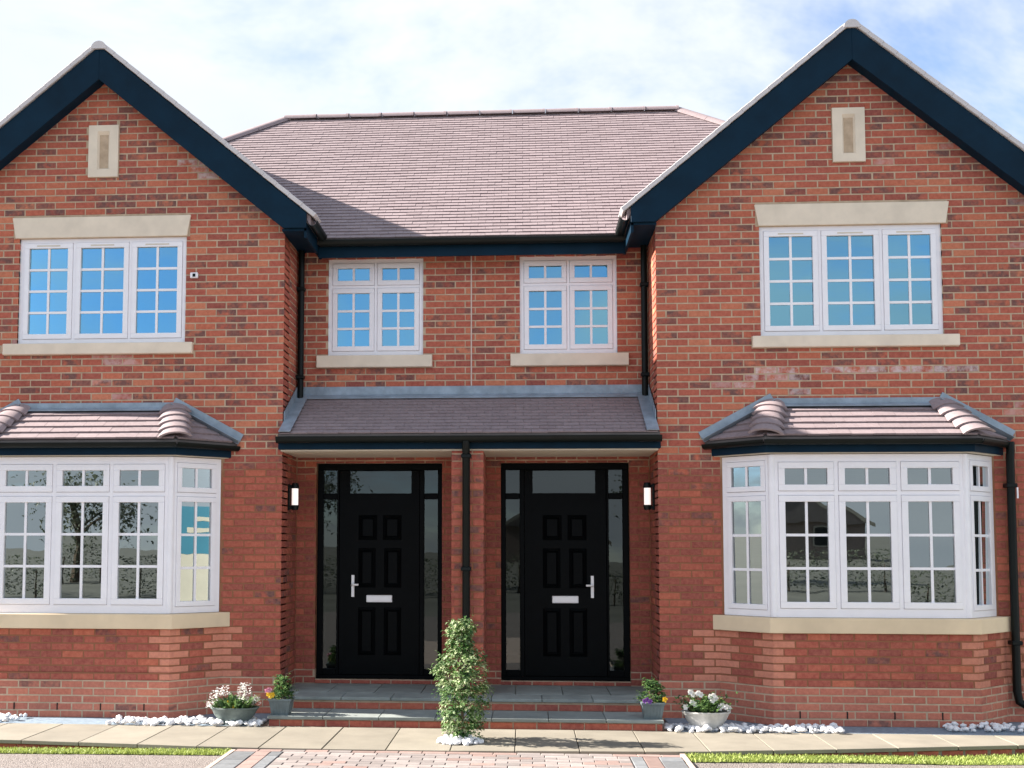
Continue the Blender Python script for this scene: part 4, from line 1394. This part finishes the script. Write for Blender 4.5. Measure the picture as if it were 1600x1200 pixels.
def tuft(parent, cx, cy, z, rx, ry, n, L, mat, spread=0.5, name='foliage'):
    """strap leaves growing up from the soil"""
    V, Fc, T = [], [], []
    for i in range(n):
        a, q = random.uniform(0, 6.28), math.sqrt(random.random())
        p = Vector((cx + rx * q * math.cos(a), cy + ry * q * math.sin(a), z))
        d = Vector((math.cos(a) * spread * q + random.gauss(0, .18), math.sin(a) * spread * q + random.gauss(0, .18), 1)).normalized()
        l = L * random.uniform(.55, 1.15); w = 0.010 * random.uniform(.7, 1.4)
        sd = Vector((math.cos(a + 1.57), math.sin(a + 1.57), 0))
        m1 = p + d * l * .55; tp = p + d * l + Vector((d.x, d.y, -.25)) * l * .25
        k = len(V)
        V += [p - sd * w * .6, p + sd * w * .6, m1 + sd * w, m1 - sd * w, tp + sd * w * .15, tp - sd * w * .15]
        Fc += [(k, k + 1, k + 2, k + 3), (k + 3, k + 2, k + 4, k + 5)]; T.append(random.random())
    o = joined(name, mat, None, [tuple(v) for v in V], Fc, {'tone': T}, 2)
    o.parent = parent; o.matrix_parent_inverse = Matrix.Translation(-parent.location)
    return o

o = bowl_planter('oval_planter', -2.245, -0.79, 0.47, 0.170, 'pot_green', 'weathered grey-green oval planter of white spiky flowers left of the steps', 'planters of white flowers')
tuft(o, -2.245, -0.79, 0.13, 0.17, 0.10, 150, 0.16, 'leaf_pot', 0.7)
leaves('foliage', 'leaf_pot', o, [((-2.245 + random.gauss(0, .10), -0.80 + random.gauss(0, .06), 0.16 + abs(random.gauss(0, .04))), (random.uniform(-1, 1), -.6, .6), random.random()) for _ in range(260)], 0.045)
for (x, z, h) in ((-2.43, 0.21, .11), (-2.385, 0.26, .09), (-2.33, 0.27, .10), (-2.145, 0.24, .16), (-2.115, 0.25, .15), (-2.165, 0.22, .15), (-2.02, 0.19, .09)):
    spike((x, -0.86 + random.uniform(-.03, .03), z), h, 0.042, o, 'petal_white')
spike((-2.47, -0.86, 0.16), 0.06, 0.04, o, 'petal_white')
for k in range(3):
    flower_head((-2.28 + .05 * k, -0.9, 0.22 - .04 * k), 0.022, o, 'petal_yellow')

o = bowl_planter('round_planter', 2.305, -0.79, 0.45, 0.180, 'pot_grey', 'pale grey stone bowl of white blooms right of the steps', 'planters of white flowers')
leaves('foliage', 'leaf_pot', o, [((2.30 + random.gauss(0, .10), -0.80 + random.gauss(0, .06), 0.18 + abs(random.gauss(0, .06))), (random.uniform(-1, 1), -.6, .7), random.random()) for _ in range(520)], 0.05)
tuft(o, 2.30, -0.79, 0.14, 0.17, 0.10, 70, 0.17, 'leaf_pot', 0.7)
for (x, z) in ((2.14, .365), (2.17, .34), (2.215, .355), (2.24, .34), (2.16, .265), (2.185, .25), (2.33, .32), (2.355, .335), (2.375, .31), (2.345, .29), (2.44, .235), (2.475, .225), (2.50, .215), (2.42, .22), (2.10, .22)):
    flower_head((x, -0.90 + random.uniform(-.02, .02), z), 0.036, o, 'petal_white', layers=3)

def square_pot(name, cx, cy, z0, w, h, label, group):
    o = empty(name, (cx, cy, z0), label, 'planter', group)
    m = MB()
    def rg(hw, z): return [(cx - hw, cy - hw, z0 + z), (cx + hw, cy - hw, z0 + z), (cx + hw, cy + hw, z0 + z), (cx - hw, cy + hw, z0 + z)]
    lv = [(w * .36, 0), (w * .46, h * .86), (w * .50, h * .87), (w * .50, h), (w * .43, h), (w * .42, h * .88)]
    vs, fs = [], []
    for hw, z in lv: vs += rg(hw, z)
    for i in range(len(lv) - 1):
        for k in range(4):
            fs.append((i * 4 + k, i * 4 + (k + 1) % 4, i * 4 + 4 + (k + 1) % 4, i * 4 + 4 + k))
    fs.append((3, 2, 1, 0)); m.add(vs, fs)
    for k in range(6):                            # ribs on the front
        u = (k - 2.5) / 6
        m.prism([(cx + u * w * .72 - .006, cy - w * .365, z0 + h * .08), (cx + u * w * .72 + .006, cy - w * .365, z0 + h * .08), (cx + u * w * .86 + .006, cy - w * .452, z0 + h * .82), (cx + u * w * .86 - .006, cy - w * .452, z0 + h * .82)], (0, -0.006, 0))
    child(m, 'pot', 'pot_slate', o, fix=True)
    m = MB(); m.add([(cx - w * .42, cy - w * .42, z0 + h * .885), (cx + w * .42, cy - w * .42, z0 + h * .885), (cx + w * .42, cy + w * .42, z0 + h * .885), (cx - w * .42, cy + w * .42, z0 + h * .885)], [(0, 1, 2, 3)])
    child(m, 'soil', 'soil', o, fix=False)
    pts = []
    for i in range(60):
        a, q, z = random.uniform(0, 6.28), random.uniform(.2, 1), random.uniform(0, 1)
        c = (cx + w * .48 * q * math.cos(a) * (1.1 - .5 * z), cy + w * .48 * q * math.sin(a) * (1.1 - .5 * z), z0 + h * .9 + .20 * z)
        for k in range(11):
            pts.append(((c[0] + random.gauss(0, .016), c[1] + random.gauss(0, .016), c[2] + random.gauss(0, .016)), (math.cos(a), math.sin(a), .6), random.random()))
    leaves('foliage', 'leaf_pot', o, pts, 0.040)
    m = MB()
    for k in range(5):
        a = k * 1.3
        m.tube([(cx, cy, z0 + h * .85), (cx + .03 * math.cos(a), cy + .03 * math.sin(a), z0 + h + .08), (cx + .05 * math.cos(a), cy + .05 * math.sin(a), z0 + h + .17)], [.005, .004, .002], 6)
    child(m, 'stem', 'bark', o)
    return o
o = square_pot('square_pot', -1.785, -0.775, 0.098, 0.225, 0.155, 'slate blue square pot with yellow and pink pansies on the left step end', 'small pots on the step ends')
for (x, z, mt) in ((-1.885, .30, 'petal_yellow'), (-1.865, .285, 'petal_yellow'), (-1.845, .295, 'petal_yellow'), (-1.90, .335, 'petal_pink'), (-1.875, .345, 'petal_pink')):
    flower_head((x, -0.90, z), 0.034, o, mt, petals=5)
o = square_pot('square_pot', 1.80, -0.775, 0.098, 0.225, 0.155, 'slate blue square pot with purple pansies on the right step end', 'small pots on the step ends')
for (x, z, mt) in ((1.715, .275, 'petal_purple'), (1.74, .285, 'petal_purple'), (1.765, .27, 'petal_purple'), (1.905, .29, 'petal_yellow')):
    flower_head((x, -0.90, z), 0.032, o, mt, petals=5)

# ------------------------------------------------------------------ what the windows mirror: the far side of the drive
sb = empty('site_board', (9.4, -3.1, -0.2), 'cream free-standing board with a blue band, mirrored in the left bay', 'sign board')
m = MB(); m.box(9.40, 9.44, -4.6, -1.6, 0.0, 1.52); child(m, 'panel', 'board_white', sb)
m = MB(); m.box(9.40, 9.44, -4.6, -1.6, 1.525, 2.50); child(m, 'header', 'board_cyan', sb)
m = MB()
for z, a, b in ((2.2, -3.9, -2.2), (1.98, -4.1, -2.0), (1.74, -3.6, -2.4)):
    m.box(9.392, 9.399, a, b, z, z + 0.09)
child(m, 'stripe', 'board_white', sb)
for y in (-4.5, -1.7):
    m = MB(); m.box(9.445, 9.53, y - .04, y + .04, -0.2, 2.5); child(m, 'post', 'board_white', sb)

def tree(name, x, y, h, rad, label, n=3200, leaf=0.17, seed=0):
    random.seed(seed)
    o = empty(name, (x, y, -0.2), label, 'tree', 'trees across the drive')
    m = MB()
    m.tube([(x, y, -0.2), (x + .1, y, h * .25), (x - .05, y + .1, h * .55), (x, y, h * .85)], [.20, .15, .09, .03], 9)
    tips = []
    for k in range(16):
        z = h * random.uniform(.25, .75); a = random.uniform(0, 6.28); l = rad * random.uniform(.6, 1.0)
        e = (x + l * math.cos(a), y + l * math.sin(a), z + l * random.uniform(.3, .8))
        m.tube([(x, y, z), (x + l * .5 * math.cos(a), y + l * .5 * math.sin(a), z + l * .35), e], [.06, .035, .01], 6)
        tips.append(e)
    child(m, 'trunk', 'bark', o)
    pts = []
    for i in range(n):
        c = random.choice(tips); 
        p = (c[0] + random.gauss(0, rad * .28), c[1] + random.gauss(0, rad * .28), c[2] + random.gauss(0, rad * .25))
        pts.append((p, (random.gauss(0, 1), random.gauss(0, 1), random.gauss(0, .6)), random.random()))
    leaves('crown', 'leaf_tree', o, pts, leaf)
    return o
tree('garden_tree', -9.0, -34, 5.2, 2.2, 'tall leafy tree across the drive, mirrored in the left bay panes', seed=3)
tree('garden_tree', -15.5, -31, 4.6, 1.9, 'shorter rounded tree across the drive, mirrored in the left bay toplights', seed=5)
tree('garden_tree', 7.5, -36, 5.0, 1.9, 'leafy tree across the drive, mirrored in the right bay panes', seed=8)
tree('garden_tree', -24, -22, 6.5, 2.6, 'big spreading tree across the drive, mirrored in the angled right bay panes', seed=12)
random.seed(21)
hd = empty('hedge', (3, -30, -0.2), 'low clipped hedge across the drive, mirrored low in both bays', 'hedge')
m = MB()
for k in range(40):
    m.tube([(-24 + k * 1.4, -30, -.2), (-24 + k * 1.4, -30, .8)], [.04, .02], 6)
child(m, 'stem', 'bark', hd)
leaves('foliage', 'leaf_tree', hd, [((random.uniform(-25, 32), -30 + random.gauss(0, .35), random.uniform(-.1, 1.25)), (random.gauss(0, 1), random.gauss(0, 1), .4), random.random()) for _ in range(16000)], 0.13)

def far_house(x, y, w, h, roof, label):
    o = empty('far_house', (x, y, -0.2), label, 'house', 'houses across the drive')
    m = MB(); m.box(x - w / 2, x + w / 2, y - 6, y, -0.2, h); child(m, 'wall', 'far_brick', o)
    m = MB()
    m.prism([(x - w / 2 - .4, y + .4, h), (x + w / 2 + .4, y + .4, h), (x, y + .4, h + roof)], (0, -6.8, 0))
    child(m, 'roof', 'far_roof', o)
    m = MB()
    for sg in (-1, 1):
        m.prism([(x, y + .45, h + roof + .1), (x + sg * (w / 2 + .5), y + .45, h - .05), (x + sg * (w / 2 + .5), y + .45, h - .35), (x, y + .45, h + roof - .25)], (0, .06, 0))
    child(m, 'bargeboard', 'board_white', o)
    for xx in (-w * .27, w * .27):
        m = MB(); m.box(x + xx - .7, x + xx + .7, y + .003, y + .06, .8, 2.1); q = child(m, 'window', 'board_white', o)
        m = MB(); m.box(x + xx - .6, x + xx + .6, y + .061, y + .07, .9, 2.0); child(m, 'pane', 'gutter', o)
far_house(2.2, -78, 9.5, 2.6, 3.2, 'brick house with white bargeboards across the drive, mirrored in the right bay')
far_house(19.5, -76, 9.0, 2.4, 3.0, 'smaller brick house across the drive, mirrored at the edge of the right bay')

# ------------------------------------------------------------------ sort bricks and tiles: the largest in view single, the rest joined
def area(c, w, h):
    u, v = project(c)
    inside = 12 < u < 1588 and 5 < v < 1195
    d = (Vector(c) - CAM).length
    return (w * h / d ** 2) if inside else 0.0

def basis(U, N, c):
    return Matrix(((U[0], N[0], 0, c[0]), (U[1], N[1], 0, c[1]), (0, 0, 1, c[2]), (0, 0, 0, 1)))

rank = []
for i, b in enumerate(BRICKS):
    d = Vector((b['N'][0], b['N'][1], 0)).dot((CAM - Vector(b['c'])).normalized())
    full = abs(b['w'] - (CW - MJ)) < 0.008 and abs(b['h'] - (CH - MJ)) < 0.004
    if full and b['p'] is not core and b['p'] is not path and b['c'][2] > 0.1:
        rank.append((area(b['c'], b['w'], b['h']) * max(d, 0), i))
rank.sort(reverse=True)
single = set()
for a, i in rank:
    x, y, z = BRICKS[i]['c']
    if a <= 0 or len(single) >= 240: break
    if BRICKS[i]['N'][1] > -0.99: continue
    # skip bricks hidden behind bay roof, bay or plants
    if y > -0.05 and 2.35 < abs(x) < 5.55 and z < 3.3: continue
    if abs(x) < 1.95 and (2.6 < z < 3.5): continue
    single.add(i)
ulist = {}
def brick_mesh(w, h):
    key = 'brick'
    if key not in ulist:
        me = bpy.data.meshes.new('brick')
        me.from_pydata(brick_local(0.215, 0.065), [], BRICK_F)
        me.materials.append(MAT['brick']); ulist[key] = me
    return ulist[key]
step_bricks = {i for i, b in enumerate(BRICKS) if b['p'] is core or b['p'] is path}
def single_brick(b):
    o = bpy.data.objects.new('brick', brick_mesh(b['w'], b['h']))
    mt = basis(b['U'], b['N'], b['c']) @ Matrix.Diagonal((b['w'] / 0.215, 1, b['h'] / 0.065, 1))
    link(o, b['p'])
    if b['p'] is core:
        o.matrix_parent_inverse = core.matrix_parent_inverse.inverted() if False else Matrix.Identity(4)
    o.matrix_basis = mt
    for k in ('tone', 'dark', 'pale', 'chalk'):
        o[k] = float(b[k])
for i in sorted(single | step_bricks):
    single_brick(BRICKS[i])
V, Fc, at = [], [], {k: [] for k in ('tone', 'dark', 'pale', 'chalk')}
for i, b in enumerate(BRICKS):
    if i in single or i in step_bricks: continue
    mt = basis(b['U'], b['N'], b['c'])
    k = len(V)
    jx = [random.uniform(-.0012, .0012) for _ in range(4)]
    for q in brick_local(b['w'], b['h']):
        p = mt @ Vector((q[0], q[1], q[2] + jx[0] * (1 if q[0] > 0 else -1)))
        V.append((p.x, p.y, p.z))
    Fc += [tuple(j + k for j in f) for f in BRICK_F]
    for n in at: at[n].append(b[n])
bw = joined('brickwork', 'brick', house, V, Fc, at, len(BRICK_F))
bw['kind'] = 'stuff'

rank = sorted(((area(t['O'], t['w'], t['l'] * 0.4) * (1 if t['w'] > 0.1 else 0.2), i) for i, t in enumerate(TILES)), reverse=True)
tsingle = {i for a, i in rank[:290] if a > 0}
tmesh = bpy.data.meshes.new('roof_tile')
tmesh.from_pydata(tile_local(0.165, 0.148), [], TILE_F)
tmesh.materials.append(MAT['tile'])
V, Fc, tn = [], [], []
for i, t in enumerate(TILES):
    U, S, N, O = t['U'], t['S'], t['N'], t['O']
    mt = Matrix(((U.x, S.x, N.x, O.x), (U.y, S.y, N.y, O.y), (U.z, S.z, N.z, O.z), (0, 0, 0, 1)))
    if i in tsingle:
        o = bpy.data.objects.new('roof_tile', tmesh)
        link(o, t['p'])
        o.matrix_basis = mt @ Matrix.Diagonal((t['w'] / 0.165, t['l'] / 0.148, t['th'], 1))
        o['tone'] = t['tone']
    else:
        k = len(V)
        for q in tile_local(t['w'], t['l'], 0.014 * t['th'], 0.014 * t['th']):
            p = mt @ Vector(q); V.append((p.x, p.y, p.z))
        Fc += [tuple(j + k for j in f) for f in TILE_F]; tn.append(t['tone'])
rt_ = joined('roof_tiles', 'tile', house, V, Fc, {'tone': tn}, len(TILE_F))
rt_['kind'] = 'stuff'
print('bricks', len(BRICKS), 'single', len(single), 'tiles', len(TILES), 'objects', len(bpy.data.objects))
